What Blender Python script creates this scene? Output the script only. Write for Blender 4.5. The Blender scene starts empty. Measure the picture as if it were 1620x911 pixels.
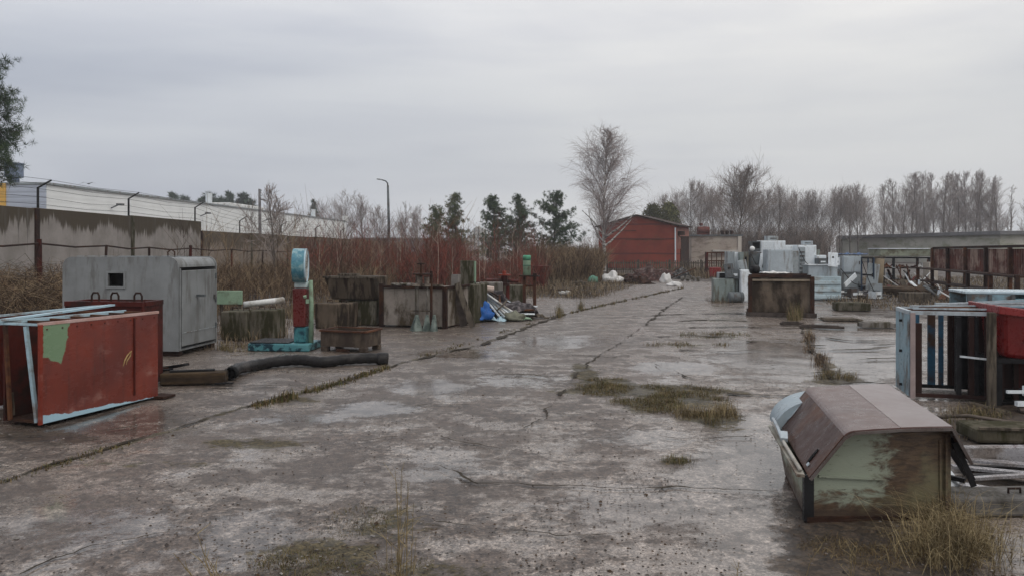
import bpy, math, random
import numpy as np
from mathutils import Vector, Matrix, noise as mnoise
R = math.radians
random.seed(11)
scene = bpy.context.scene
COL = scene.collection
F, CX, HY, EYE = 1200.0, 810.0, 395.0, 1.7

def at(px, py, Y):
    """the point at forward distance Y that the level camera sees at (px, py) of the photograph"""
    return Vector(((px - CX) / F * Y, Y, EYE - (py - HY) / F * Y))

def G(px, py):
    Y = EYE * F / (py - HY)
    return Vector(((px - CX) / F * Y, Y, 0.0))

# ------------------------------------------------------------------ materials
def nodes_of(name):
    m = bpy.data.materials.new(name)
    m.use_nodes = True
    nt = m.node_tree
    return m, nt, nt.nodes, nt.links, nt.nodes['Principled BSDF']

def mixc(nt, fac, a, b, blend='MIX'):
    n = nt.nodes.new('ShaderNodeMix'); n.data_type = 'RGBA'; n.blend_type = blend
    for sock, val in ((n.inputs[0], fac), (n.inputs[6], a), (n.inputs[7], b)):
        if hasattr(val, 'links'): nt.links.new(val, sock)
        elif isinstance(val, (int, float)): sock.default_value = val
        else: sock.default_value = (*val[:3], 1)
    return n.outputs[2]

def mth(nt, op, a, b=0.0, c=None, clamp=False):
    n = nt.nodes.new('ShaderNodeMath'); n.operation = op; n.use_clamp = clamp
    for i, val in enumerate((a, b, c)):
        if val is None: continue
        if hasattr(val, 'links'): nt.links.new(val, n.inputs[i])
        else: n.inputs[i].default_value = val
    return n.outputs[0]

def mapr(nt, v, lo, hi, a=0.0, b=1.0, smooth=True):
    n = nt.nodes.new('ShaderNodeMapRange')
    if smooth: n.interpolation_type = 'SMOOTHSTEP'
    nt.links.new(v, n.inputs[0])
    for i, x in zip((1, 2, 3, 4), (lo, hi, a, b)): n.inputs[i].default_value = x
    return n.outputs[0]

def noise_n(nt, vec, scale, detail=4, rough=.55, dist=0.0):
    n = nt.nodes.new('ShaderNodeTexNoise')
    nt.links.new(vec, n.inputs['Vector'])
    n.inputs['Scale'].default_value = scale; n.inputs['Detail'].default_value = detail
    n.inputs['Roughness'].default_value = rough; n.inputs['Distortion'].default_value = dist
    return n.outputs['Fac']

def stretched(nt, vec, s):
    n = nt.nodes.new('ShaderNodeMapping'); nt.links.new(vec, n.inputs[0])
    n.inputs['Scale'].default_value = s
    return n.outputs[0]

def obj_vec(nt, jitter=True):
    tc = nt.nodes.new('ShaderNodeTexCoord')
    if not jitter: return tc.outputs['Object']
    oi = nt.nodes.new('ShaderNodeObjectInfo')
    j = mth(nt, 'MULTIPLY', oi.outputs['Random'], 37.0)
    va = nt.nodes.new('ShaderNodeVectorMath'); va.operation = 'ADD'
    nt.links.new(tc.outputs['Object'], va.inputs[0]); nt.links.new(j, va.inputs[1])
    return va.outputs[0]

def W(name, c1, c2=None, scale=3.0, stain=None, amt=.5, sscale=2.5, streak=(1, 1, 1), rough=.6, rvar=.2,
      metal=0.0, bump=.25, bscale=25, soft=.08, fine=.25, stain_rough=None):
    """a weathered surface: two tones of one colour, stains of another with their own outline, uneven gloss"""
    m, nt, N, L, P = nodes_of(name)
    v = obj_vec(nt)
    c2 = c2 or tuple(x * .72 for x in c1)
    n1 = noise_n(nt, v, scale, 5)
    col = mixc(nt, mapr(nt, n1, .32, .68), c1, c2)
    nf = noise_n(nt, v, scale * 9, 3, .7)
    if fine:
        col = mixc(nt, 1.0, col, mixc(nt, nf, (1 - fine,) * 3, (1 + fine,) * 3), 'MULTIPLY')
    rg = mapr(nt, nf, .3, .7, rough - rvar, rough + rvar)
    if stain:
        sv = stretched(nt, v, streak)
        ns = noise_n(nt, sv, sscale, 7, .65)
        th = 1 - amt
        sf = mapr(nt, ns, .32 + .36 * th - soft, .32 + .36 * th + soft)
        st2 = mixc(nt, nf, tuple(x * .6 for x in stain), tuple(min(1, x * 1.35) for x in stain))
        col = mixc(nt, sf, col, st2)
        if stain_rough is not None:
            n = nt.nodes.new('ShaderNodeMix'); L.new(sf, n.inputs[0]); L.new(rg, n.inputs[2]); n.inputs[3].default_value = stain_rough
            rg = n.outputs[0]
    L.new(col, P.inputs['Base Color']); L.new(rg, P.inputs['Roughness'])
    P.inputs['Specular IOR Level'].default_value = .5 if rough < .36 else .14
    P.inputs['Metallic'].default_value = metal
    if bump:
        b = nt.nodes.new('ShaderNodeBump'); b.inputs['Strength'].default_value = bump; b.inputs['Distance'].default_value = .01
        L.new(noise_n(nt, v, bscale, 4, .65), b.inputs['Height']); L.new(b.outputs[0], P.inputs['Normal'])
    return m

def plain(name, c, rough=.7, var=.35, scale=6):
    """leaf, stem and blade colours: one tone that drifts from place to place"""
    m, nt, N, L, P = nodes_of(name)
    tc = nt.nodes.new('ShaderNodeTexCoord')
    n = noise_n(nt, tc.outputs['Object'], scale, 2)
    col = mixc(nt, mapr(nt, n, .3, .7), tuple(x * (1 - var) for x in c), tuple(x * (1 + var) for x in c))
    L.new(col, P.inputs['Base Color']); P.inputs['Roughness'].default_value = rough
    P.inputs['Specular IOR Level'].default_value = .06
    return m

# ------------------------------------------------------------------ mesh builder
class MB:
    def __init__(s): s.v = []; s.f = []; s.m = []
    def add(s, vs, fs, mi=0):
        o = len(s.v); s.v.extend([tuple(p) for p in vs])
        s.f.extend([tuple(i + o for i in f) for f in fs]); s.m.extend([mi] * len(fs))
    def hexa(s, p, mi=0):
        s.add(p, [(3, 2, 1, 0), (4, 5, 6, 7), (0, 1, 5, 4), (1, 2, 6, 5), (2, 3, 7, 6), (3, 0, 4, 7)], mi)
    def box(s, x0, x1, y0, y1, z0, z1, mi=0, M=None):
        p = [Vector(q) for q in ((x0, y0, z0), (x1, y0, z0), (x1, y1, z0), (x0, y1, z0), (x0, y0, z1), (x1, y0, z1), (x1, y1, z1), (x0, y1, z1))]
        if M is not None: p = [M @ q for q in p]
        s.hexa(p, mi)
    def bar(s, p, q, w, h=None, up=(0, 0, 1), mi=0):
        h = h or w; p = Vector(p); q = Vector(q); d = (q - p)
        if d.length < 1e-6: return
        d.normalize(); up = Vector(up)
        if abs(d.dot(up)) > .97: up = Vector((0, 1, 0))
        a = d.cross(up).normalized() * (w / 2); b = a.cross(d).normalized() * (h / 2)
        s.hexa([p - a - b, p + a - b, q + a - b, q - a - b, p - a + b, p + a + b, q + a + b, q - a + b], mi)
    def tube(s, path, rad, n=8, mi=0, cap=True):
        path = [Vector(p) for p in path]; k = len(path)
        if not hasattr(rad, '__len__'): rad = [rad] * k
        d0 = (path[1] - path[0]).normalized()
        ref = Vector((0, 0, 1)) if abs(d0.z) < .9 else Vector((1, 0, 0))
        vs = []; o = len(s.v); a = None
        for i, p in enumerate(path):
            d = (path[min(i + 1, k - 1)] - path[max(i - 1, 0)])
            d = d.normalized() if d.length > 1e-9 else d0
            a = (ref - d * ref.dot(d)) if a is None else (a - d * a.dot(d))
            a = a.normalized() if a.length > 1e-6 else d.orthogonal().normalized()
            b = d.cross(a)
            for j in range(n):
                t = 2 * math.pi * j / n
                vs.append(p + (a * math.cos(t) + b * math.sin(t)) * rad[i])
        fs = []
        for i in range(k - 1):
            for j in range(n):
                j2 = (j + 1) % n
                fs.append((i * n + j, i * n + j2, (i + 1) * n + j2, (i + 1) * n + j))
        if cap:
            fs.append(tuple(range(n - 1, -1, -1))); fs.append(tuple((k - 1) * n + j for j in range(n)))
        s.add(vs, fs, mi)
    def cyl(s, p, q, r, n=20, r2=None, mi=0): s.tube([p, q], [r, r if r2 is None else r2], n, mi)
    def prism(s, prof, O, U, V, A, t0, t1, mi=0):
        """outline prof in (U, V), swept along A from t0 to t1"""
        O, U, V, A = map(Vector, (O, U, V, A)); n = len(prof)
        vs = [O + U * a + V * b + A * t0 for a, b in prof] + [O + U * a + V * b + A * t1 for a, b in prof]
        fs = [tuple(range(n - 1, -1, -1)), tuple(range(n, 2 * n))] + [(i, (i + 1) % n, (i + 1) % n + n, i + n) for i in range(n)]
        s.add(vs, fs, mi)
    def sheet(s, prof, O, U, V, A, t0, t1, th, mi=0, seg=1):
        """an open folded sheet of thickness th following prof"""
        n = len(prof); off = []
        for i in range(n):
            a = Vector(prof[max(i - 1, 0)]); b = Vector(prof[min(i + 1, n - 1)])
            d = (b - a).normalized(); off.append((prof[i][0] + d.y * th, prof[i][1] - d.x * th))
        s.prism(list(prof) + off[::-1], O, U, V, A, t0, t1, mi)
    def blob(s, c, r, seed=0, amp=.25, freq=1.2, nu=14, nv=9, mi=0, flat=0.0, M=None):
        c = Vector(c); r = Vector(r if hasattr(r, '__len__') else (r, r, r)); vs = []; fs = []
        for i in range(nv + 1):
            th = math.pi * i / nv
            for j in range(nu):
                ph = 2 * math.pi * j / nu
                d = Vector((math.sin(th) * math.cos(ph), math.sin(th) * math.sin(ph), math.cos(th)))
                k = 1 + amp * mnoise.noise(d * freq + Vector((seed * 3.1, seed * 1.7, seed)))* 2
                p = Vector((d.x * r.x * k, d.y * r.y * k, d.z * r.z * k))
                if p.z < -flat * r.z and flat: p.z = -flat * r.z
                if M is not None: p = M @ p
                vs.append(c + p)
        for i in range(nv):
            for j in range(nu):
                j2 = (j + 1) % nu
                fs.append((i * nu + j, (i + 1) * nu + j, (i + 1) * nu + j2, i * nu + j2))
        s.add(vs, fs, mi)
    def crumple(s, c, sx, sy, rz, seed, amp, n=12, th=.01, mi=0, tilt=0.0):
        """a creased sheet lying on the ground"""
        M = Matrix.Rotation(rz, 3, 'Z'); c = Vector(c); vs = []; fs = []
        for side in (0, 1):
            for i in range(n + 1):
                for j in range(n + 1):
                    x = (i / n - .5) * sx; y = (j / n - .5) * sy
                    e = min(i, j, n - i, n - j) / n * 2
                    w = mnoise.noise(Vector((x * 3.3 + seed, y * 3.3, seed))) * amp + mnoise.noise(Vector((x * 9 + seed, y * 9, seed))) * amp * .5
                    ex = 1 + .25 * mnoise.noise(Vector((seed, i * .7, j * .7)))
                    z = max(.003, abs(w) * (.4 + e) + tilt * y) + (th if side == 0 else 0)
                    vs.append(c + M @ Vector((x * ex, y * ex, z)))
        k = (n + 1) ** 2
        for i in range(n):
            for j in range(n):
                a = i * (n + 1) + j; q = (a, a + n + 1, a + n + 2, a + 1)
                fs.append(q); fs.append(tuple(t + k for t in q[::-1]))
        for i in range(n):
            for (a, b) in ((i, i + 1), (n * (n + 1) + i, n * (n + 1) + i + 1), (i * (n + 1), (i + 1) * (n + 1)), (i * (n + 1) + n, (i + 1) * (n + 1) + n)):
                fs.append((a, b, b + k, a + k))
        s.add(vs, fs, mi)
    def build(s, name, mats, parent=None, smooth=False, bevel=0.0, loc=None, rz=0.0):
        me = bpy.data.meshes.new(name)
        me.from_pydata(s.v, [], s.f); me.update()
        mats = mats if isinstance(mats, (list, tuple)) else [mats]
        for m in mats: me.materials.append(m)
        if len(mats) > 1: me.polygons.foreach_set('material_index', s.m)
        if smooth: me.polygons.foreach_set('use_smooth', [True] * len(me.polygons))
        o = bpy.data.objects.new(name, me); COL.objects.link(o)
        if parent is not None: o.parent = parent
        if loc is not None: o.location = loc
        o.rotation_euler.z = rz
        if bevel:
            b = o.modifiers.new('bevel', 'BEVEL'); b.width = bevel; b.segments = 2; b.limit_method = 'ANGLE'; b.angle_limit = R(40)
        return o

def tag(o, label=None, cat=None, group=None, kind=None):
    if label: o['label'] = label
    if cat: o['category'] = cat
    if group: o['group'] = group
    if kind: o['kind'] = kind
    return o

def thing(name, label, cat, loc=(0, 0, 0), rz=0.0, group=None):
    o = bpy.data.objects.new(name, None); COL.objects.link(o)
    o.location = loc; o.rotation_euler = (0, 0, rz); o.empty_display_size = .2
    return tag(o, label, cat, group)

def dup(root, loc, rz=0.0, label=None, group=None, scale=None):
    r = root.copy(); COL.objects.link(r); r.location = loc; r.rotation_euler = (0, 0, rz)
    if scale: r.scale = scale if hasattr(scale, '__len__') else (scale,) * 3
    if label: r['label'] = label
    if group: r['group'] = group
    for ch in list(root.children):
        c = ch.copy(); COL.objects.link(c); c.parent = r
        for g in ch.children:
            d = g.copy(); COL.objects.link(d); d.parent = c
    return r

def U(a, b): return random.uniform(a, b)
YAW = R(-18)                       # the yard's slabs run 18 degrees to the right of the view
# ------------------------------------------------------------------ camera, sky, sun
cam = bpy.data.cameras.new('camera'); co = bpy.data.objects.new('camera', cam); COL.objects.link(co)
cam.sensor_width = 36; cam.lens = 36 * F / 1620; cam.shift_y = -(455.5 - HY) / 1620
cam.clip_start = .05; cam.clip_end = 3000
co.location = (0, 0, EYE); co.rotation_euler = (R(90), 0, 0)
scene.camera = co
vs = scene.view_settings
vs.view_transform = 'Standard'; vs.look = 'None'; vs.exposure = .12; vs.gamma = 1; vs.use_curve_mapping = False
scene.cycles.use_denoising = True
scene.cycles.max_bounces = 6
scene.cycles.volume_bounces = 1

SUN_EL, SUN_AZ = R(55), R(140)
world = bpy.data.worlds.new('World'); scene.world = world; world.use_nodes = True
wt = world.node_tree
bg = wt.nodes['Background']
sky = wt.nodes.new('ShaderNodeTexSky'); sky.sky_type = 'NISHITA'; sky.sun_disc = False
sky.sun_elevation = SUN_EL; sky.sun_rotation = SUN_AZ; sky.air_density = 2.0; sky.dust_density = 4.0
tc = wt.nodes.new('ShaderNodeTexCoord')
sp = wt.nodes.new('ShaderNodeSeparateXYZ'); wt.links.new(tc.outputs['Generated'], sp.inputs[0])
z = sp.outputs['Z']
cv = stretched(wt, tc.outputs['Generated'], (1.0, 1.0, 3.4))
cn = noise_n(wt, cv, 1.15, 6, .5, .5)
cn2 = noise_n(wt, stretched(wt, tc.outputs['Generated'], (1.0, 1.0, 9.0)), 3.1, 4, .5, .2)
hor = mixc(wt, mapr(wt, z, .0, .12), (5.9, 6.0, 6.15), (5.1, 5.25, 5.6))
mid = mixc(wt, mapr(wt, z, .13, .36), hor, (7.3, 7.25, 7.4))
top = mixc(wt, mapr(wt, z, .38, .95), mid, (9.6, 9.5, 9.6))
cl = mixc(wt, 1.0, top, mixc(wt, mapr(wt, cn, .3, .7), (.80, .825, .875), (1.15, 1.14, 1.11)), 'MULTIPLY')
cl = mixc(wt, 1.0, cl, mixc(wt, mapr(wt, cn2, .3, .7), (.955, .96, .975), (1.04, 1.04, 1.03)), 'MULTIPLY')
sx = sp.outputs['X']
cl = mixc(wt, 1.0, cl, mixc(wt, mapr(wt, sx, -.6, .45), (.90, .925, .975), (1.09, 1.08, 1.06)), 'MULTIPLY')
fin = mixc(wt, .94, sky.outputs[0], cl)
wt.links.new(fin, bg.inputs[0]); bg.inputs[1].default_value = .1

sl = bpy.data.lights.new('sun', 'SUN'); so = bpy.data.objects.new('sun', sl); COL.objects.link(so)
sl.energy = .75; sl.angle = R(35); sl.color = (1, .97, .93)
sd = Vector((math.sin(SUN_AZ) * math.cos(SUN_EL), math.cos(SUN_AZ) * math.cos(SUN_EL), math.sin(SUN_EL)))
so.rotation_euler = sd.to_track_quat('Z', 'Y').to_euler(); so.location = sd * 60

# ------------------------------------------------------------------ ground
def graded(breaks):
    out = []
    for a, b, st in breaks:
        n = max(1, int(round((b - a) / st))); out += [a + (b - a) * i / n for i in range(n)]
    return out + [breaks[-1][1]]
xs = np.array(graded([(-450, -60, 30), (-60, -16, 2), (-16, -7, .25), (-7, 7, .085), (7, 18, .25), (18, 60, 2), (60, 450, 30)]))
ys = np.array(graded([(-60, 0, 10), (0, 3, .3), (3, 12, .06), (12, 24, .13), (24, 50, .4), (50, 110, 2), (110, 550, 40)]))
XX, YY = np.meshgrid(xs, ys)

def vnoise(X, Y, s, seed):
    rs = np.random.RandomState(seed); T = rs.rand(256, 256)
    x = X * s + 1000.3; y = Y * s + 1000.7
    xi = np.floor(x).astype(int); yi = np.floor(y).astype(int); fx = x - xi; fy = y - yi
    fx = fx * fx * (3 - 2 * fx); fy = fy * fy * (3 - 2 * fy)
    g = lambda a, b: T[a % 256, b % 256]
    return (g(xi, yi) * (1 - fx) + g(xi + 1, yi) * fx) * (1 - fy) + (g(xi, yi + 1) * (1 - fx) + g(xi + 1, yi + 1) * fx) * fy

def blobmask(items):
    M = np.zeros_like(XX)
    for (px, py, rx, ry, s) in items:
        c = G(px, py); ax = rx / F * c.y; ay = ry * c.y * c.y / (F * EYE)
        d = np.sqrt(((XX - c.x - (YY - c.y) * c.x / c.y) / ax) ** 2 + ((YY - c.y) / ay) ** 2)
        M = np.maximum(M, s * np.clip(1.35 - d * .85, 0, 1))
    return M

def seg_mask(pts, w):
    M = np.zeros_like(XX)
    P = [G(*p) for p in pts]
    for a, b in zip(P[:-1], P[1:]):
        dx, dy = b.x - a.x, b.y - a.y; L2 = dx * dx + dy * dy
        t = np.clip(((XX - a.x) * dx + (YY - a.y) * dy) / L2, 0, 1)
        d = np.hypot(XX - a.x - t * dx, YY - a.y - t * dy)
        M = np.maximum(M, np.clip(1.2 - d / w, 0, 1))
    return M

moss = blobmask([(1020, 616, 140, 11, .95), (920, 585, 20, 14, .8),(1060, 635, 90, 16, .95), (965, 607, 55, 10, .95), (1130, 660, 60, 18, .8), (1060, 618, 130, 9, .8), (930, 596, 22, 14, .8),
                 (1068, 728, 30, 7, .8), (410, 703, 90, 14, .6), (600, 820, 70, 40, .62), (520, 880, 150, 45, .58), (1330, 600, 50, 9, .75),
                 (1130, 530, 60, 7, .55), (1090, 545, 70, 5, .5), (470, 632, 40, 7, .6), (300, 600, 60, 9, .6), (1310, 580, 14, 26, .7), (1150, 505, 60, 6, .5),
                 (230, 735, 130, 8, .5), (1280, 530, 10, 30, .6), (820, 850, 25, 22, .6), (700, 905, 120, 20, .6), (280, 735, 60, 8, .6)])
moss = np.maximum(moss, .7 * seg_mask([(0, 762), (150, 715), (270, 680), (380, 645), (490, 618), (560, 597), (640, 572)], .09))
moss = np.maximum(moss, .55 * seg_mask([(640, 572), (760, 545), (880, 500), (960, 480), (1080, 455)], .16))
soil = blobmask([(1330, 850, 110, 60, 1.0), (1400, 890, 160, 50, 1.0), (1300, 800, 70, 30, .9), (1500, 860, 80, 50, .8), (1560, 680, 120, 26, .9), (1600, 650, 90, 30, .9),
                 (1560, 770, 100, 40, .6), (60, 690, 120, 16, .7), (300, 590, 90, 12, .7), (600, 840, 100, 34, .55), (520, 905, 170, 40, .6)])
edge = (-7.4 + .0 * YY) + (vnoise(XX, YY, .5, 3) - .5) * 1.4 + np.clip(YY - 17, 0, 40) * .42
verge = np.clip((edge - XX) / .7 + .2, 0, 1) * np.clip((YY - 10) / 3, 0, 1)
farx = 3.0 + (YY - 27) * .29
verge2 = np.clip((YY - 26.5 - (vnoise(XX, YY, .6, 5) - .5) * 2) / .9, 0, 1) * np.clip((farx - XX) / .6, 0, 1)
right = np.clip((XX - (9.2 + (vnoise(XX, YY, .5, 7) - .5) * 2.5)) / 1.2, 0, 1) * np.clip((YY - 17) / 3, 0, 1)
far = np.clip((YY - 54) / 3, 0, 1)
soil = np.maximum.reduce([soil, verge, verge2, right, far])
soil = soil * (1 - np.clip((XX - 15) / 2, 0, 1) * 0)
wet = blobmask([(160, 665, 120, 22, 1.0), (590, 645, 60, 11, .85), (480, 662, 70, 9, .6), (690, 610, 60, 12, .6), (1070, 580, 55, 8, .95), (1190, 740, 110, 35, .75),
                (1180, 860, 60, 60, .9), (400, 850, 75, 40, .62), (1590, 870, 40, 25, .9), (1100, 800, 200, 30, .4), (1380, 515, 80, 6, .9), (1200, 690, 70, 30, .6),
                (820, 600, 80, 10, .45), (700, 740, 60, 30, .5), (130, 830, 150, 50, .35), (1350, 560, 90, 30, .5), (1000, 690, 80, 14, .45), (740, 560, 80, 8, .5),
                (1240, 560, 120, 25, .45), (900, 540, 120, 10, .4)])
tone = np.clip((XX - (-1.2 + .3 * YY) ) / 1.6 + .5, 0, 1)          # ground right of the road paler: wet sheen put into the colour
ZZ = (vnoise(XX, YY, .45, 1) - .5) * .016 + (vnoise(XX, YY, 1.7, 2) - .5) * .008
ZZ = ZZ - .012 * np.clip(wet, 0, 1) - .004
ZZ = np.where((YY > 60) | (np.abs(XX) > 40), -.01, ZZ)
ny, nx = XX.shape
idx = np.arange(nx * ny).reshape(ny, nx)
quads = np.stack([idx[:-1, :-1], idx[:-1, 1:], idx[1:, 1:], idx[1:, :-1]], -1).reshape(-1, 4)
gm = bpy.data.meshes.new('ground')
gm.from_pydata(np.stack([XX, YY, ZZ], -1).reshape(-1, 3).tolist(), [], quads.tolist())
ca = gm.color_attributes.new('surface', 'FLOAT_COLOR', 'POINT')
ca.data.foreach_set('color', np.stack([moss, wet, soil, tone], -1).reshape(-1).astype(np.float32))
gm.polygons.foreach_set('use_smooth', [True] * len(gm.polygons))
ground = bpy.data.objects.new('ground', gm); COL.objects.link(ground); tag(ground, kind='structure')

m, nt, N, L, P = nodes_of('worn_wet_concrete')
v = obj_vec(nt, False)
at_ = N.new('ShaderNodeAttribute'); at_.attribute_name = 'surface'
sc = N.new('ShaderNodeSeparateColor'); L.new(at_.outputs['Color'], sc.inputs[0])
aM, aW, aS, aT = sc.outputs[0], sc.outputs[1], sc.outputs[2], at_.outputs['Alpha']
n_big = noise_n(nt, v, .55, 5, .6)
n_mid = noise_n(nt, v, 2.6, 6, .65)
n_fin = noise_n(nt, v, 55, 5, .85)
n_crs = noise_n(nt, v, 9, 6, .75)
n_str = noise_n(nt, stretched(nt, v, (1.0, 1.25, 1.0)), 1.7, 7, .68)
vo = N.new('ShaderNodeTexVoronoi'); L.new(v, vo.inputs['Vector']); vo.inputs['Scale'].default_value = 42
peb = mapr(nt, vo.outputs['Distance'], .15, .5)
base = mixc(nt, mapr(nt, n_big, .35, .65), (.158, .134, .115), (.235, .204, .179))
base = mixc(nt, aT, base, mixc(nt, n_big, (.19, .163, .143), (.285, .25, .225)))  # right-hand sheen painted as a paler base colour
smooth_ = mapr(nt, mth(nt, 'ADD', mth(nt, 'ADD', n_str, mth(nt, 'MULTIPLY', mth(nt, 'SUBTRACT', n_crs, .5), .35)), mth(nt, 'MULTIPLY', mth(nt, 'SUBTRACT', aT, .5), .05)), .43, .58)
base = mixc(nt, smooth_, mixc(nt, 1.0, base, (.50, .44, .40), 'MULTIPLY'), mixc(nt, 1.0, base, (1.30, 1.27, 1.24), 'MULTIPLY'))
base = mixc(nt, 1.0, base, mixc(nt, mapr(nt, n_fin, .32, .68), (.35, .34, .33), (1.65, 1.65, 1.65)), 'MULTIPLY')
base = mixc(nt, 1.0, base, mixc(nt, mapr(nt, n_crs, .32, .68), (.68, .67, .66), (1.28, 1.28, 1.28)), 'MULTIPLY')
def cells(sc_, a, b):
    q = N.new('ShaderNodeTexVoronoi'); L.new(v, q.inputs['Vector']); q.inputs['Scale'].default_value = sc_
    s_ = N.new('ShaderNodeSeparateColor'); L.new(q.outputs['Color'], s_.inputs[0]); return mapr(nt, s_.outputs[0], 0, 1, a, b, False), q.outputs['Distance']
c1, d1 = cells(24, .58, 1.5); c2, d2 = cells(60, .55, 1.5)
aggv = mth(nt, 'MULTIPLY', c1, c2)
worn = mapr(nt, noise_n(nt, v, .8, 5, .6), .34, .56)
comb = N.new('ShaderNodeCombineColor')
for i_ in range(3): L.new(aggv, comb.inputs[i_])
agg = comb.outputs[0]
base = mixc(nt, mth(nt, 'MULTIPLY', worn, .85), base, mixc(nt, 1.0, base, agg, 'MULTIPLY'))
base = mixc(nt, mth(nt, 'MULTIPLY', peb, .2), base, (.05, .045, .042))
brn = mapr(nt, noise_n(nt, v, .9, 5, .6, .4), .5, .68)
base = mixc(nt, mth(nt, 'MULTIPLY', brn, .35), base, (.085, .055, .038))
soilc = mixc(nt, mapr(nt, n_mid, .3, .7), (.022, .014, .009), (.055, .038, .024))
soilc = mixc(nt, 1.0, soilc, agg, 'MULTIPLY')
fS = mapr(nt, mth(nt, 'ADD', mth(nt, 'ADD', aS, mth(nt, 'MULTIPLY', mth(nt, 'SUBTRACT', n_mid, .5), 1.3)), mth(nt, 'MULTIPLY', mth(nt, 'SUBTRACT', n_crs, .5), .9)), .38, .62)
base = mixc(nt, fS, base, soilc)
mossc = mixc(nt, mapr(nt, n_mid, .35, .65), (.030, .024, .012), (.070, .054, .026))
mossc = mixc(nt, 1.0, mossc, agg, 'MULTIPLY')
fM = mapr(nt, mth(nt, 'ADD', mth(nt, 'ADD', aM, mth(nt, 'MULTIPLY', mth(nt, 'SUBTRACT', n_mid, .5), 1.5)), mth(nt, 'MULTIPLY', mth(nt, 'SUBTRACT', n_crs, .5), 1.1)), .42, .62)
base = mixc(nt, fM, base, mossc)
wetn = mth(nt, 'ADD', mth(nt, 'ADD', mth(nt, 'MULTIPLY', aW, .75), mth(nt, 'MULTIPLY', aT, .12)), mth(nt, 'ADD', mth(nt, 'MULTIPLY', mth(nt, 'SUBTRACT', n_str, .5), 1.5), mth(nt, 'MULTIPLY', mth(nt, 'SUBTRACT', n_big, .5), .9)))
fW = mth(nt, 'MULTIPLY', mapr(nt, mth(nt, 'ADD', wetn, mth(nt, 'MULTIPLY', mth(nt, 'SUBTRACT', n_crs, .5), .8)), .06, .30), mth(nt, 'SUBTRACT', 1.0, mth(nt, 'MULTIPLY', mth(nt, 'MAXIMUM', fM, mth(nt, 'MULTIPLY', fS, .8)), .9)), clamp=True)
base = mixc(nt, mth(nt, 'MULTIPLY', fW, .35), base, (.07, .06, .055))
L.new(base, P.inputs['Base Color'])
dry = mapr(nt, smooth_, 0, 1, .46, .17)
dry = mth(nt, 'ADD', dry, mth(nt, 'MULTIPLY', mth(nt, 'MAXIMUM', fS, fM), .4), clamp=True)
rmix = N.new('ShaderNodeMix'); L.new(fW, rmix.inputs[0]); L.new(dry, rmix.inputs[2]); rmix.inputs[3].default_value = .09
L.new(rmix.outputs[0], P.inputs['Roughness'])
P.inputs['Specular IOR Level'].default_value = .5
hgt = mth(nt, 'ADD', mth(nt, 'MULTIPLY', aggv, .35), mth(nt, 'MULTIPLY', n_crs, 1.6))
bp = N.new('ShaderNodeBump'); bp.inputs['Distance'].default_value = .014
L.new(hgt, bp.inputs['Height'])
L.new(mth(nt, 'MULTIPLY', mth(nt, 'SUBTRACT', 1.08, mth(nt, 'MAXIMUM', fW, mth(nt, 'MULTIPLY', smooth_, .6))), .75), bp.inputs['Strength'])
L.new(bp.outputs[0], P.inputs['Normal'])
gm.materials.append(m)

# joints and cracks between the slabs: ragged strips of dark silt 4 mm above the concrete
silt = W('silt', (.022, .017, .012), (.045, .035, .022), 14, rough=.75, bump=.4)
def joint(pts, w, seed, step=.05, low=.05):
    rnd = random.Random(seed); P = [G(*p) for p in pts]; mb = MB(); L_, R_ = [], []
    for a, b in zip(P[:-1], P[1:]):
        n = max(2, int((b - a).length / step)); d = (b - a).normalized(); nrm = Vector((-d.y, d.x, 0))
        for i in range(n):
            p = a + (b - a) * (i / n)
            wob = mnoise.noise(Vector((p.x * 2.3, p.y * 2.3, seed))) * .09 + mnoise.noise(Vector((p.x * 11, p.y * 11, seed))) * .03
            ww = (1.7 if p.y > 8 else 1.05) * w * max(low, .42 + 1.4 * mnoise.noise(Vector((p.x * 2.2, p.y * 2.2, seed + 9))) + .5 * mnoise.noise(Vector((p.x * 9, p.y * 9, seed + 4)))) * rnd.uniform(.7, 1.2)
            L_.append(p + nrm * (wob + ww / 2) + Vector((0, 0, .011))); R_.append(p + nrm * (wob - ww / 2) + Vector((0, 0, .011)))
    k = len(L_); mb.add(L_ + R_, [(i, k + i, k + i + 1, i + 1) for i in range(k - 1)])
    tag(mb.build('pavement_joint', silt), kind='structure')
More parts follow.
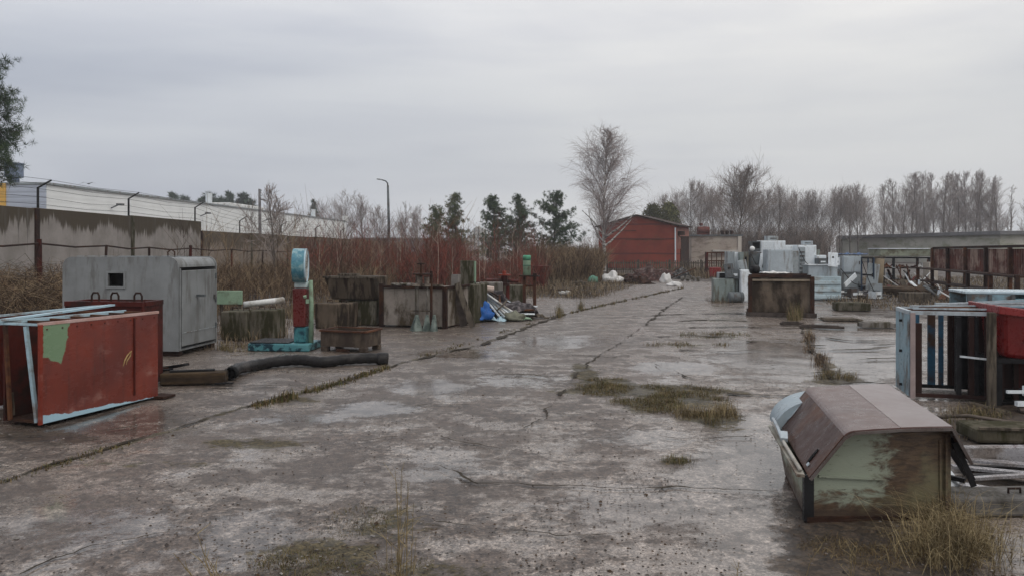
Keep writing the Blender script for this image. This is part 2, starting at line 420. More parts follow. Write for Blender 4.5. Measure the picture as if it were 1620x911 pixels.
for i, (pts, w) in enumerate([
        ([(0, 763), (150, 716), (270, 681), (380, 646), (490, 619), (560, 598), (640, 573)], .055),
        ([(640, 573), (760, 546), (880, 501), (960, 481), (1080, 456)], .09),
        ([(730, 764), (900, 770), (1060, 772), (1240, 776)], .035), ([(690, 735), (760, 764), (800, 770)], .03),
        ([(335, 612), (480, 610), (560, 604)], .035), ([(0, 690), (120, 690), (240, 668)], .03), ([(0, 732), (90, 718), (200, 715)], .022),
        ([(1075, 554), (1160, 556), (1250, 553)], .06), ([(885, 625), (905, 600), (936, 571), (985, 540), (1020, 515)], .03),
        ([(1265, 512), (1275, 535), (1298, 570), (1318, 606)], .07), ([(1150, 624), (1200, 626), (1260, 628)], .06),
        ([(1280, 556), (1350, 553), (1418, 552)], .06), ([(1260, 592), (1320, 588), (1415, 586)], .05), ([(1290, 532), (1350, 540), (1420, 538)], .08),
        ([(700, 690), (760, 706), (820, 716)], .02), ([(560, 700), (640, 690), (700, 688)], .02), ([(1000, 500), (1080, 497), (1180, 496)], .1),
        ([(30, 911), (150, 868), (280, 838)], .02), ([(690, 826), (760, 832), (880, 850), (1000, 846)], .018), ([(960, 690), (1000, 676), (1060, 668)], .02),
        ([(880, 655), (980, 652), (1050, 646)], .025), ([(1080, 470), (1050, 490), (1020, 515)], .05), ([(1285, 523), (1340, 526), (1420, 524)], .09), ([(1280, 546), (1360, 547), (1420, 545)], .07), ([(1300, 566), (1350, 569), (1420, 566)], .06), ([(1180, 540), (1230, 541), (1275, 539)], .08),
        ([(1310, 608), (1360, 606), (1420, 608)], .05), ([(1090, 518), (1170, 517), (1260, 520)], .09), ([(1040, 533), (1100, 531), (1165, 533)], .08), ([(1200, 580), (1240, 577), (1290, 580)], .05), ([(1040, 690), (1110, 696), (1200, 690)], .025), ([(900, 560), (960, 566), (1000, 562)], .04), ([(760, 590), (840, 594), (905, 600)], .03), ([(1070, 508), (1120, 506), (1185, 508)], .09), ([(420, 560), (520, 566), (660, 560)], .03),
        ([(560, 655), (680, 640), (800, 640)], .016), ([(1030, 575), (1100, 600), (1190, 603)], .02), ([(790, 690), (860, 660), (885, 625)], .02)]):
    joint(pts, w, i + 1, low=(.14 if i < 2 else .35) if i < 4 else .08)

# damp air over the yard: far trees and roofs pale towards the sky
hz = MB(); hz.box(-600, 600, -90, 600, -1.2, 34)
haze_mat = bpy.data.materials.new('damp_air'); haze_mat.use_nodes = True
hn = haze_mat.node_tree; hn.nodes.remove(hn.nodes['Principled BSDF'])
pv = hn.nodes.new('ShaderNodeVolumePrincipled'); pv.inputs['Color'].default_value = (.93, .95, 1, 1); pv.inputs['Density'].default_value = .0008
hn.links.new(pv.outputs[0], hn.nodes['Material Output'].inputs['Volume'])
tag(hz.build('haze', haze_mat), kind='stuff')
# ------------------------------------------------------------------ shared materials
RUST = W('rust', (0.086, 0.036, 0.021), (0.049, 0.024, 0.017), 4, stain=(0.135, 0.056, 0.026), amt=.4, rough=.7)
DRUST = W('dark_rust', (0.033, 0.017, 0.012), (0.018, 0.011, 0.010), 5, stain=(0.060, 0.027, 0.015), amt=.35, rough=.7)
STEEL = W('dark_steel', (0.030, 0.030, 0.031), (0.015, 0.014, 0.015), 5, rough=.55, metal=.3)
GALV = W('galvanised_steel', (.45, .50, .53), (.37, .415, .44), 2.5, stain=(.26, .26, .25), amt=.3, streak=(3, 3, .5), rough=.5, metal=.15)
LGREY = W('pale_grey_paint', (.74, .78, .80), (.65, .69, .71), 2.0, stain=(.45, .45, .43), amt=.24, streak=(3, 3, .6), rough=.42)
MGREY = W('grey_paint', (.33, .36, .37), (.26, .29, .30), 2.0, stain=(.18, .16, .14), amt=.33, streak=(3, 3, .6), rough=.45)
DGREY = W('dark_grey_paint', (.13, .145, .15), (.09, .10, .105), 2.4, stain=(.08, .06, .05), amt=.35, rough=.5)
BLACK = W('black_and_gap_shade', (.012, .012, .013), (.006, .006, .006), 3, rough=.8)  # plain black for parts; also stands in for the shade inside gaps
CONC = W('old_concrete', (0.225, 0.206, 0.188), (0.150, 0.139, 0.124), 2.2, stain=(0.071, 0.060, 0.041), amt=.46, streak=(2.2, 2.2, .55), rough=.85, bump=.5)
MOSSC = W('mossy_concrete', (0.150, 0.135, 0.109), (0.086, 0.075, 0.053), 2.4, stain=(0.038, 0.035, 0.017), amt=.55, streak=(3, 3, .7), rough=.9, bump=.6)
BRNC = W('brown_stained_concrete', (0.128, 0.098, 0.071), (0.064, 0.048, 0.034), 1.7, stain=(0.026, 0.019, 0.013), amt=.5, streak=(2.5, 2.5, .5), rough=.8, bump=.5)
WOOD = W('grey_wood', (0.150, 0.124, 0.094), (0.083, 0.068, 0.053), 3, stain=(0.038, 0.030, 0.022), amt=.4, streak=(6, 6, .7), rough=.85, bump=.4)
WHITE = W('dull_white', (.72, .72, .70), (.58, .58, .56), 3, stain=(.3, .27, .23), amt=.3, rough=.55)
TEAL = W('teal_paint', (.06, .20, .215), (.04, .15, .17), 4, stain=(.02, .055, .075), amt=.4, sscale=8, rough=.42)
BLUEP = W('dull_blue_paint', (.24, .36, .41), (.19, .29, .335), 2, stain=(.13, .10, .08), amt=.3, rough=.45)
MBLUE = W('mid_blue_paint', (.05, .15, .24), (.035, .10, .17), 3, stain=(.08, .045, .03), amt=.35, rough=.45)
LBLUE = W('light_blue_primer', (.42, .56, .62), (.34, .47, .53), 2, stain=(.2, .17, .15), amt=.3, rough=.5)
RED = W('faded_red_primer', (.24, .040, .022), (.17, .032, .020), 1.6, stain=(.30, .15, .12), amt=.27, sscale=1.8, streak=(1, 1, 2.2), rough=.38, fine=.18)
DRED = W('dark_red_paint', (0.090, 0.016, 0.011), (0.054, 0.012, 0.009), 3, stain=(0.030, 0.014, 0.011), amt=.4, rough=.5)
BRED = W('bright_red_plastic', (.21, .012, .011), (.16, .010, .010), 2, rough=.35, bump=.05)
GREENP = W('pale_green_paint', (.26, .36, .25), (.21, .30, .21), 4, stain=(.12, .12, .08), amt=.3, rough=.5)
GREENB = W('bright_green_paint', (.10, .34, .20), (.08, .26, .16), 4, stain=(.08, .09, .06), amt=.3, rough=.4)
TARP = W('blue_tarpaulin', (.03, .13, .40), (.02, .09, .30), 3, rough=.4)
RUBBER = W('black_rubber', (.022, .020, .020), (.014, .013, .013), 6, stain=(.05, .045, .042), amt=.25, rough=.38)
BARK = plain('bark', (.10, .082, .068)); DBARK = plain('dark_bark', (.065, .052, .045))
TWIG = plain('grey_twigs', (.25, .212, .192)); TWIG2 = plain('brown_twigs', (.17, .13, .105))

# ------------------------------------------------------------------ plants
def rdir(d, ang, rnd):
    d = d.normalized(); a = d.orthogonal().normalized(); b = d.cross(a); t = rnd.uniform(0, 2 * math.pi)
    return (d * math.cos(ang) + (a * math.cos(t) + b * math.sin(t)) * math.sin(ang)).normalized()

def limb(mb, p, d, ln, r0, r1, rnd, n=4, segs=4, wob=.12, grav=0.0, mi=0):
    path = [Vector(p)]; d = Vector(d)
    for i in range(segs):
        d = (d + Vector((rnd.gauss(0, wob), rnd.gauss(0, wob), rnd.gauss(0, wob) + grav))).normalized()
        path.append(path[-1] + d * (ln / segs))
    mb.tube(path, [r0 + (r1 - r0) * i / segs for i in range(segs + 1)], n, mi, cap=False)
    return path, d

def along(path, t):
    k = len(path) - 1; x = min(t * k, k - 1e-4); i = int(x)
    return path[i].lerp(path[i + 1], x - i), (path[i + 1] - path[i]).normalized()

def bare_tree(name, label, cat, loc, h, seed, group=None, prof=None, nb=26, reach=.30, up=.75, sub=7, twig=6, twr=.011, start=.22, droop=0.0, tm=None, cm=None, forks=1, r=.0):
    rnd = random.Random(seed); t = thing(name, label, cat, loc, rnd.uniform(0, 6), group)
    tr, cr = MB(), MB(); r = r or h * .012
    stems = []
    for k in range(forks):
        d = Vector((0, 0, 1)) if forks == 1 else rdir(Vector((0, 0, 1)), rnd.uniform(.05, .2), rnd)
        path, _ = limb(tr, (rnd.uniform(-.1, .1) * (forks > 1), rnd.uniform(-.1, .1) * (forks > 1), -.1), d, h * (1 if k == 0 else rnd.uniform(.75, .95)), r, r * .12, rnd, 6, 9, .035, .03)
        stems.append(path)
    for path in stems:
        for b in range(int(nb / forks) + 1):
            f = start + (1 - start) * (b + rnd.random()) / (int(nb / forks) + 1)
            p, d = along(path, min(f, .985))
            ln = h * reach * (prof(f) if prof else (1.08 - f) ** .75) * rnd.uniform(.7, 1.25)
            bd = rdir(d, rnd.uniform(.5, .95) * (1.25 - up * .6), rnd); bd.z += up * .35; bd.normalize()
            bp, _ = limb(cr, p, bd, ln, r * (1.06 - f) * .36 + .006, .008, rnd, 3, 4, .12, .06 - droop * .05)
            for s in range(sub):
                q, d2 = along(bp, .15 + .85 * (s + rnd.random()) / sub)
                l2 = ln * rnd.uniform(.28, .5)
                sp_, _ = limb(cr, q, rdir(d2, rnd.uniform(.4, .9), rnd) + Vector((0, 0, .25 * up - droop * .3)), l2, .010, .006, rnd, 3, 3, .14, .04 - droop * .14)
                for w in range(twig):
                    q2, d3 = along(sp_, .1 + .9 * (w + rnd.random()) / twig)
                    limb(cr, q2, rdir(d3, rnd.uniform(.3, .8), rnd) + Vector((0, 0, .2 * up - droop * .5)), l2 * rnd.uniform(.35, .7), twr, twr * .5, rnd, 3, 2, .1, .03 - droop * .3)
    tr.build('trunk', tm or BARK, t, True); cr.build('crown', cm or TWIG, t)
    return t

NEED = [plain('pine_needles', (.030, .052, .024), var=.5, scale=.9), plain('pale_pine_needles', (.052, .075, .030), var=.4, scale=.9)]  # second, paler needle tone for clumps picked at random
def pine(name, label, loc, h, seed, group=None, w=.26, start=.12, clump=9, size=.34, mats=None, taper=1.0, dens=1.0, nl=.2):
    rnd = random.Random(seed); t = thing(name, label, 'pine tree', loc, 0, group); tr, cr = MB(), MB()
    path, _ = limb(tr, (0, 0, -.1), (0, 0, 1), h, h * .018, .015, rnd, 7, 10, .02, .05)
    nw = int(h * 3.0 * dens)
    for i in range(nw):
        f = start + (1 - start) * (i + rnd.random()) / nw
        p, d = along(path, min(f, .99)); ln = h * w * ((1.04 - f) ** taper) * rnd.choice((.45, .7, .9, 1.05, 1.25)) * rnd.uniform(.8, 1.15) * min(1, .6 + (f - start) * 3)
        a = rnd.uniform(0, 2 * math.pi); bd = Vector((math.cos(a), math.sin(a), rnd.uniform(-.12, .22) + .45 * f))
        bp, _ = limb(tr, p, bd, ln, .03, .008, rnd, 4, 3, .1, .06)
        nc = max(2, int(clump * (ln / (h * w) + .25)))
        for c in range(nc):
            q, d2 = along(bp, .08 + .92 * (c + rnd.random()) / nc)
            q = q + Vector((rnd.gauss(0, .24), rnd.gauss(0, .24), rnd.gauss(0, .13)))
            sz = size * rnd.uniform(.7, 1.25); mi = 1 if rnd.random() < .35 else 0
            for k in range(22):
                e = Vector((rnd.gauss(0, 1), rnd.gauss(0, 1), rnd.gauss(.35, .9))).normalized()
                s_ = e.orthogonal().normalized() * nl * sz * .32
                b0 = q + e * sz * rnd.uniform(0, .35); tip = q + e * sz * rnd.uniform(.7, 1.1)
                cr.add([b0 - s_, b0 + s_, tip], [(0, 1, 2)], mi)
    tr.build('trunk', DBARK, t, True); cr.build('crown', mats or NEED, t)
    return t

def blades(mb, c, n, h, spread, w, lean=.35, mats=1, rnd=random, bias=(0, 0)):
    for i in range(n):
        a = rnd.uniform(0, 2 * math.pi); rr = abs(rnd.gauss(0, .5)) * spread
        p = Vector(c) + Vector((math.cos(a) * rr, math.sin(a) * rr, -.01))
        hh = h * rnd.uniform(.45, 1.15); a2 = rnd.uniform(0, 2 * math.pi)
        ln = Vector((math.cos(a2) + bias[0], math.sin(a2) + bias[1], 0)) * lean * rnd.uniform(.2, 1.3) * hh
        s_ = Vector((math.cos(a2 + 1.57), math.sin(a2 + 1.57), 0)) * w * .5
        m_ = p + ln * .35 + Vector((0, 0, hh * .6)); t = p + ln + Vector((0, 0, hh * (1 - .25 * lean)))
        mb.add([p - s_, p + s_, m_ + s_ * .7, m_ - s_ * .7, t], [(0, 1, 2, 3), (3, 2, 4)], rnd.randrange(mats))

STRAW = [plain('straw', (.26, .205, .115)), plain('dry_grass', (.17, .128, .066)), plain('green_grass', (.085, .082, .030)), plain('brown_grass', (.085, .058, .03))]
DEADG = [plain('dead_grass', (.25, .195, .125)), plain('dead_brown_grass', (.145, .105, .066)), plain('dead_dark_grass', (.06, .045, .03))]
def stuff(mb, name, mats, label, cat):
    return tag(mb.build(name, mats), label, cat, kind='stuff')

def stems(mb, n, region, hlo, hhi, r, rnd, mats=1, lean=.12, twigs=4, hfun=None):
    """thin bare shoots standing over a patch of ground"""
    for i in range(n):
        x, y = region(rnd)
        h = rnd.uniform(hlo, hhi) * (hfun(x, y) if hfun else 1); mi = rnd.randrange(mats)
        d = Vector((rnd.gauss(0, lean), rnd.gauss(0, lean), 1)).normalized()
        p = Vector((x, y, -.05)); q = p + d * h * .55; t = q + (d + Vector((rnd.gauss(0, lean), rnd.gauss(0, lean), 0))) * h * .45
        mb.tube([p, q, t], [r, r * .8, r * .3], 3, mi, cap=False)
        for k in range(twigs):
            b, d2 = along([p, q, t], rnd.uniform(.25, .95))
            e = b + (d2 + Vector((rnd.gauss(0, .6), rnd.gauss(0, .6), .1))) * h * rnd.uniform(.12, .38)
            mb.tube([b, e], [r * .55, r * .25], 3, mi, cap=False)

# ------------------------------------------------------------------ far wood and thickets
rnd = random.Random(5)
mb = MB()
def reg_far(r):
    a = r.uniform(-.72, .74); Y = r.uniform(170, 230)
    return a * Y, Y
for i in range(900):
    x, y = reg_far(rnd); h = rnd.uniform(4, 7) * (1.1 if x > 20 else .72)
    p = Vector((x, y, -.2)); path, d = limb(mb, p, (0, 0, 1), h, .09, .02, rnd, 3, 3, .08)
    for k in range(16):
        b, d2 = along(path, rnd.uniform(.12, .97))
        bp, _ = limb(mb, b, rdir(d2, rnd.uniform(.4, .9), rnd), h * rnd.uniform(.15, .35), .035, .015, rnd, 3, 2)
stuff(mb, 'far_wood', [TWIG], 'far grey leafless wood along the horizon', 'wood')

mb = MB(); rnd = random.Random(21)
def reg_under(r):
    while True:
        x, y = r.uniform(16, 45), r.uniform(86, 106)
        if x / y < .415: return x, y
stems(mb, 2600, reg_under, 1.8, 4.6, .018, rnd, 2, .16, 9)
stuff(mb, 'undergrowth', [TWIG2, DBARK], 'brown leafless undergrowth below the bare trees', 'undergrowth')

REDST = [plain('red_shoots', (.19, .052, .036)), plain('dark_red_shoots', (.095, .030, .024)), plain('brown_shoots', (.11, .072, .050)), plain('pale_shoots', (.30, .24, .19))]
mb = MB(); rnd = random.Random(22)
def reg_red(r):
    while True:
        x, y = r.uniform(-13, 2.2), r.uniform(30, 58)
        if -.285 < x / y < .045: return x, y
stems(mb, 6000, reg_red, .9, 2.1, .010, rnd, 3, .17, 9, lambda x, y: (.8 + .25 * math.sin(x * 1.3) + .15 * math.sin(y)) * (1.0 if x / y < -.06 else .75))
stems(mb, 260, reg_red, 2.0, 3.3, .009, rnd, 3, .10, 10)
for i in range(110):
    k0 = len(mb.m); stems(mb, 1, reg_red, 1.3, 3.2, .014, rnd, 1, .05, 3); mb.m[k0:] = [3] * (len(mb.m) - k0)
stuff(mb, 'red_thicket', REDST, 'dense thicket of red brown willow shoots behind the yard', 'thicket')

mb = MB(); rnd = random.Random(23)
def reg_brown(r):
    while True:
        x, y = r.uniform(-13.6, -4.5), r.uniform(19, 44)
        if -.46 < x / y < -.13 and y > 19 + (x + 13) * .55: return x, y
BRNST = [plain('brown_brush', (.105, .068, .042)), plain('tan_brush', (.22, .16, .10)), plain('dark_brush', (.045, .030, .021))]
stems(mb, 2500, reg_brown, .5, 1.2, .009, rnd, 3, .22, 9)
stems(mb, 80, reg_brown, 1.9, 3.0, .009, rnd, 3, .12, 12)
stuff(mb, 'brown_brush', BRNST, 'tangled brown brush in front of the concrete wall', 'brush')

mb = MB(); rnd = random.Random(24)
for i in range(5200):
    x = rnd.uniform(-13.8, -7.6); y = rnd.uniform(13.2, 22); h = rnd.uniform(.6, 1.45) * (1.0 if x < -9 else .55)
    a = rnd.uniform(0, 6.28); p = Vector((x, y, -.03)); e = Vector((math.cos(a), math.sin(a), 0))
    j = lambda s: Vector((rnd.gauss(0, s), rnd.gauss(0, s), rnd.gauss(0, s * .5))) * h
    pts = [p, p + e * .2 * h + Vector((0, 0, .5 * h)) + j(.12), p + e * .5 * h + Vector((0, 0, .85 * h)) + j(.2), p + e * .95 * h + Vector((0, 0, rnd.uniform(.4, .95) * h)) + j(.25)]
    mb.tube(pts, [.006, .005, .004, .002], 3, rnd.randrange(3), cap=False)
    if i % 2: blades(mb, p, 3, h * .8, .2, .012, .5, 3, rnd)
stuff(mb, 'bramble_bank', BRNST, 'bank of dead straw coloured brambles at the foot of the wall', 'brambles')

mb = MB(); rnd = random.Random(25)
def reg_mid(r):
    while True:
        x, y = r.uniform(.6, 9.5), r.uniform(39, 60)
        if .03 < x / y < .118: return x, y
stems(mb, 2200, reg_mid, .8, 1.9, .010, rnd, 3, .2, 9)
stuff(mb, 'scrub', BRNST, 'brown leafless scrub under the pines and the birch', 'scrub')

mb = MB(); rnd = random.Random(26)
for i in range(9000):                                       # dead grass on the verge left of the road
    y = rnd.uniform(26.5, 50); x = rnd.uniform(-5, 3.2 + (y - 27) * .29)
    blades(mb, (x, y, 0), 2, rnd.uniform(.15, .5) * (1 + .4 * math.sin(x * 2 + y)) * .85, .3, .016, 1.1, 3, rnd)
stuff(mb, 'verge_grass', DEADG, 'dead tan grass on the verge left of the road', 'grass')
mb = MB()
for i in range(5200):                                       # right of the road, between the scrap
    y = rnd.uniform(21, 46); x = rnd.uniform(9.3 + (y - 21) * .25, 11 + y * .45)
    blades(mb, (x, y, 0), 3, rnd.uniform(.1, .42), .3, .016, 1.2, 3, rnd)
for i in range(2600):
    y = rnd.uniform(44, 58); x = rnd.uniform(8 + (y - 44) * .25, 20)
    blades(mb, (x, y, 0), 2, rnd.uniform(.3, .8), .2, .028, .4, 3, rnd)
stuff(mb, 'scrapyard_grass', DEADG, 'dead grass among the scrap right of the road', 'grass')
mb = MB()
for i in range(1500):                                       # around the blocks on the left
    y = rnd.uniform(13.0, 22); x = rnd.uniform(-7.4 + (y - 13) * .12, -4.6 + (y - 13) * .30)
    if rnd.random() < .6: blades(mb, (x, y, 0), 3, rnd.uniform(.06, .32), .15, .012, .5, 3, rnd)
stuff(mb, 'yard_edge_grass', DEADG, 'thin dead grass around the mossy concrete blocks', 'grass')

# ------------------------------------------------------------------ trees
i = 0
tall = []
for k in range(3):
    tall.append(bare_tree('bare_tree', 'tall slim leafless tree in the dense row above the long grey building', 'tree', (0, 0, 0), 14.0, 100 + k, 'tall bare trees above the long building', nb=44, reach=.40, up=.66, sub=9, twig=8, twr=.009, start=.14))
spots = [(1398, 126, 12.0), (1414, 132, 13.6), (1426, 128, 11.5), (1440, 130, 14.2), (1452, 138, 15.0), (1466, 131, 14.3), (1478, 136, 14.8), (1491, 128, 14.0), (1503, 134, 14.6), (1516, 130, 14.2), (1528, 137, 15.2),
         (1541, 128, 14.2), (1554, 133, 14.6), (1566, 129, 13.6), (1577, 126, 12.2)]
for k, (px, Y, h) in enumerate(spots):
    o = tall[k] if k < 3 else dup(tall[k % 3], (0, 0, 0), U(0, 6))
    p = at(px, 395, Y); o.location = (p.x, Y, 0); o.rotation_euler.z = U(0, 6); s = h / 14.0; o.scale = (s * U(.9, 1.1), s * U(.9, 1.1), s)
broad = []
for k in range(3):
    broad.append(bare_tree('bare_tree', 'leafless grey tree in the uneven row between the beige block and the long grey building', 'tree', (0, 0, 0), 11.0, 140 + k, 'bare trees behind the cabinets', nb=40, reach=.60, up=.55, sub=9, twig=8, twr=.009))
spots = [(1052, 112, 9.6), (1070, 118, 10.4), (1092, 108, 11.2), (1108, 115, 11.6), (1130, 110, 10.6), (1148, 118, 11.0), (1186, 116, 10.4), (1200, 106, 9.6), (1214, 110, 10.2), (1232, 104, 10.2), (1246, 112, 9.4), (1262, 114, 10.2),
         (1276, 108, 9.8), (1296, 106, 9.8), (1312, 110, 10.2), (1328, 104, 10.0), (1344, 108, 10.6), (1358, 105, 10.4), (1369, 112, 9.2)]
for k, (px, Y, h) in enumerate(spots):
    o = broad[k] if k < 3 else dup(broad[k % 3], (0, 0, 0))
    p = at(px, 395, Y); o.location = (p.x, Y, 0); o.rotation_euler.z = U(0, 6); s = h / 11.0 * .93; o.scale = (s * .85, s * .85, s)
p = at(1166, 395, 100)
bare_tree('bare_tree', 'broad dark leafless tree standing highest right behind the beige block', 'tree', (p.x, 100, 0), 11.6, 171, None, nb=50, reach=.64, up=.55, sub=10, twig=9, twr=.012, cm=TWIG2)
p = at(1598, 395, 110)
bare_tree('bare_tree', 'thin lone leafless tree right of the tall row, near the edge of the picture', 'tree', (p.x, 110, 0), 11.0, 172, None, nb=20, reach=.22, up=.9, sub=5, twig=5, twr=.014)
p = at(1622, 395, 105)
bare_tree('bare_tree', 'leafless tree cut by the right edge of the picture', 'tree', (p.x, 105, 0), 10.6, 173, None, nb=26, reach=.3, up=.9, sub=6, twig=5, twr=.015)
YEL = [plain('yellow_green_buds', (.12, .12, .045), var=.4, scale=.5), TWIG2]
def budding(px, Y, h, seed, label, mats=YEL, n=1500, name='budding_tree', cat='tree'):
    p = at(px, 395, Y); t = bare_tree(name, label, cat, (p.x, Y, 0), h, seed, None, nb=24, reach=.34, sub=6, twig=4, twr=.013)
    r = random.Random(seed); mb = MB()
    for k in range(n):
        f = r.random() ** .8; rr = h * .30 * (1.06 - f) ** .6 * r.random() ** .5; a = r.uniform(0, 6.28)
        q = Vector((math.cos(a) * rr, math.sin(a) * rr, h * (.25 + .72 * f)))
        for j in range(3):
            e = Vector((r.gauss(0, 1), r.gauss(0, 1), r.gauss(0, 1))).normalized() * .16; s_ = e.orthogonal() * .5
            b = q + Vector((r.gauss(0, .2), r.gauss(0, .2), r.gauss(0, .2))); mb.add([b - s_, b + s_, b + e * 1.4], [(0, 1, 2)], 0)
    mb.build('foliage', mats[0], t)
    return t
budding(1032, 92, 7.2, 181, 'yellow green budding tree just right of the birch, behind the red shed')
budding(1058, 96, 7.6, 182, 'yellow green budding tree farther from the birch, above the ridge of the red shed')

BIRCHB = W('birch_bark', (.60, .57, .53), (.46, .43, .40), 5, stain=(.06, .05, .045), amt=.36, sscale=3, streak=(1, 1, 3), rough=.8)
p = G(957, 429)
birch = bare_tree('birch_tree', 'tall weeping birch with a pale trunk and fine bare twigs by the red shed', 'birch tree', (p.x, p.y, 0), 11.2, 201, None, prof=lambda f: max(.12, math.sin(math.pi * min(1, (f + .12) / 1.12) ** .9)) ** .8, nb=70, reach=.30, up=.62, sub=13, twig=12, twr=.0048, start=.16, droop=.55, tm=BIRCHB, cm=plain('birch_twigs', (.28, .235, .22)), r=.15)
mb = MB(); rnd = random.Random(77)
for (a, el, z0, ln) in ((2.6, .9, 2.2, 3.2), (.35, .75, 2.0, 3.0), (5.7, .6, 2.6, 3.2), (3.6, .8, 2.8, 3.0), (1.4, .8, 3.2, 3.2)):
    limb(mb, (0, 0, z0), (math.cos(a), math.sin(a), el), ln, .085, .03, rnd, 6, 5, .1, .08)
birch.rotation_euler.z = 0
mb.build('limb', BIRCHB, birch, True)
p = at(1000, 395, 75)
for (px, Y, h, seed, lab) in ((510, 130, 9.5, 211, 'rounded leafless tree beyond the right end of the white factory'), (536, 120, 10.4, 212, 'broad twiggy tree rising over the right end of the white factory'),
                              (575, 120, 9.6, 213, 'bare tree just left of the street lamp'), (598, 125, 8.4, 217, 'low bare tree half hidden by the street lamp'), (640, 125, 8.6, 214, 'small bare tree just right of the street lamp'), (662, 120, 8.0, 215, 'bare tree between the street lamp and the two bushy pines'),
                              (440, 62, 5.6, 216, 'thin bare sapling above the concrete wall next to the utility pole'), (326, 30, 4.0, 218, 'young bare sapling near the step of the concrete wall')):
    q = at(px, 395, Y)
    if seed == 218: q.x = at(436, 395, 30).x
    bare_tree('bare_tree' if h > 6 else 'sapling', lab, 'tree' if h > 6 else 'sapling', (q.x, Y, 0), h, seed, None, nb=28 if h > 6 else 14, reach=.58, up=.6, sub=8, twig=8, twr=.010 if h > 6 else .006, forks=2 if h > 6 else 1)
for (px, Y, h, w, seed, lab) in ((783, 78, 7.3, .27, 301, 'dark pine left of the three pines, next to the white hangar'), (822, 82, 7.6, .23, 302, 'slim dark pine in the middle of the three pines'), (873, 76, 7.3, .30, 303, 'broad dark pine right of the three pines, next to the birch')):
    q = at(px, 395, Y); pine('pine_tree', lab, (q.x, Y, 0), h, seed, None, w=w * (1.75 if seed < 303 else 1.9), start=.05, clump=30, size=.27, dens=3.2, nl=.22, taper=.9 if seed < 303 else .6)
BUSHY = [plain('olive_needles', (.055, .070, .028), var=.4, scale=.8), plain('yellow_olive_needles', (.10, .105, .045), var=.4, scale=.8)]
for (px, Y, h, w, seed, lab) in ((690, 70, 5.6, .28, 311, 'low bushy olive pine nearer to the street lamp'), (722, 72, 7.0, .22, 312, 'taller bushy olive pine with a pointed top, over the red thicket')):
    q = at(px, 395, Y); pine('pine_tree', lab, (q.x, Y, 0), h, seed, None, w=w * 1.6, start=.05, clump=24, size=.27, mats=BUSHY, dens=2.8, nl=.22, taper=.8)
fp = None
for k, (px, Y, h, s) in enumerate(((278, 150, 12.4, 1), (296, 155, 12.2, 1), (318, 150, 11.6, 1), (335, 150, 12.6, 1), (352, 152, 11.8, 1), (366, 150, 12.6, 1), (384, 154, 12.8, 1), (396, 150, 11.2, 1))):
    q = at(px, 395, Y)
    if fp is None: fp = pine('pine_tree', 'small far dark pine showing over the roof of the white factory', (q.x, Y, 0), h, 320, 'far pines over the factory roof', w=.24, start=.4, clump=10, size=.9, dens=1.1, taper=.5); h0 = h
    else: dup(fp, (q.x, Y, 0), U(0, 6), scale=(1, 1, h / h0))
q = at(500, 395, 140); pine('pine_tree', 'single far pine at the lower right end of the factory roof', (q.x, 140, 0), 10.6, 331, None, w=.13, start=.5, clump=8, size=.6, dens=.8, taper=.5)
pine('pine_tree', 'big dark green pine cut off by the left edge of the picture', (-24.3, 34, 0), 10.7, 340, None, w=.34, start=.42, clump=44, size=.30, dens=3.4, taper=.55, nl=.11)

# ------------------------------------------------------------------ concrete perimeter wall
def wall_mat(name, c1, c2, top, depth, amt):
    m, nt, N, L, P = nodes_of(name); v = obj_vec(nt, False)
    sep = N.new('ShaderNodeSeparateXYZ'); L.new(v, sep.inputs[0])
    drip = noise_n(nt, stretched(nt, v, (3, 3, .12)), 2.2, 5, .7); broad = noise_n(nt, stretched(nt, v, (1, 1, .2)), .35, 3)
    f = mth(nt, 'ADD', sep.outputs['Z'], mth(nt, 'MULTIPLY', mth(nt, 'SUBTRACT', drip, .5), 1.5))
    f = mth(nt, 'ADD', f, mth(nt, 'MULTIPLY', mth(nt, 'SUBTRACT', broad, .5), 2.0))
    st = mapr(nt, f, top - depth - .1, top - depth + .1)
    n1 = noise_n(nt, v, 1.3, 6, .65)
    col = mixc(nt, mapr(nt, n1, .3, .7), c1, c2)
    col = mixc(nt, mth(nt, 'MULTIPLY', st, amt), col, mixc(nt, n1, (.045, .034, .022), (.085, .068, .045)))
    col = mixc(nt, mapr(nt, drip, .56, .72), col, tuple(x * .55 for x in c2))
    L.new(col, P.inputs['Base Color']); P.inputs['Roughness'].default_value = .9; P.inputs['Specular IOR Level'].default_value = .1
    b = N.new('ShaderNodeBump'); b.inputs['Strength'].default_value = .4; b.inputs['Distance'].default_value = .02
    L.new(noise_n(nt, v, 9, 5, .7), b.inputs['Height']); L.new(b.outputs[0], P.inputs['Normal'])
    return m
WALLA = wall_mat('drip_stained_wall', (.33, .30, .28), (.23, .21, .19), 2.9, .40, .92)
WALLB = wall_mat('brown_stained_wall', (.28, .23, .19), (.19, .155, .125), 2.55, .7, .7)
WX = -14.0
wall = thing('concrete_wall', 'long panelled concrete wall with drip stains and barbed wire along its top', 'wall', (WX, 30, 0))
edges = [(9.0, 2.90), (15.4, 2.90), (22.2, 2.92), (27.8, 2.95), (34.0, 2.55), (40.5, 2.58), (47, 2.56), (53.5, 2.6), (60, 2.58), (66.5, 2.6), (73, 2.58), (79.5, 2.6), (86, 2.58), (92.5, 2.6), (99, 0)]
for (a, h), (b, _) in zip(edges[:-1], edges[1:]):
    mb = MB(); mb.box(-.08, .08, a - 30 + .012, b - 30 - .012, -.1, h)
    mb.build('panel', WALLA if a < 33 else WALLB, wall, bevel=.015)
    mb = MB(); mb.box(-.11, .13, a - 30 - .09, a - 30 + .09, -.1, h - .02 if a != 34 else 2.53); mb.build('post', DRUST if a in (22.2, 34.0) else MOSSC, wall)
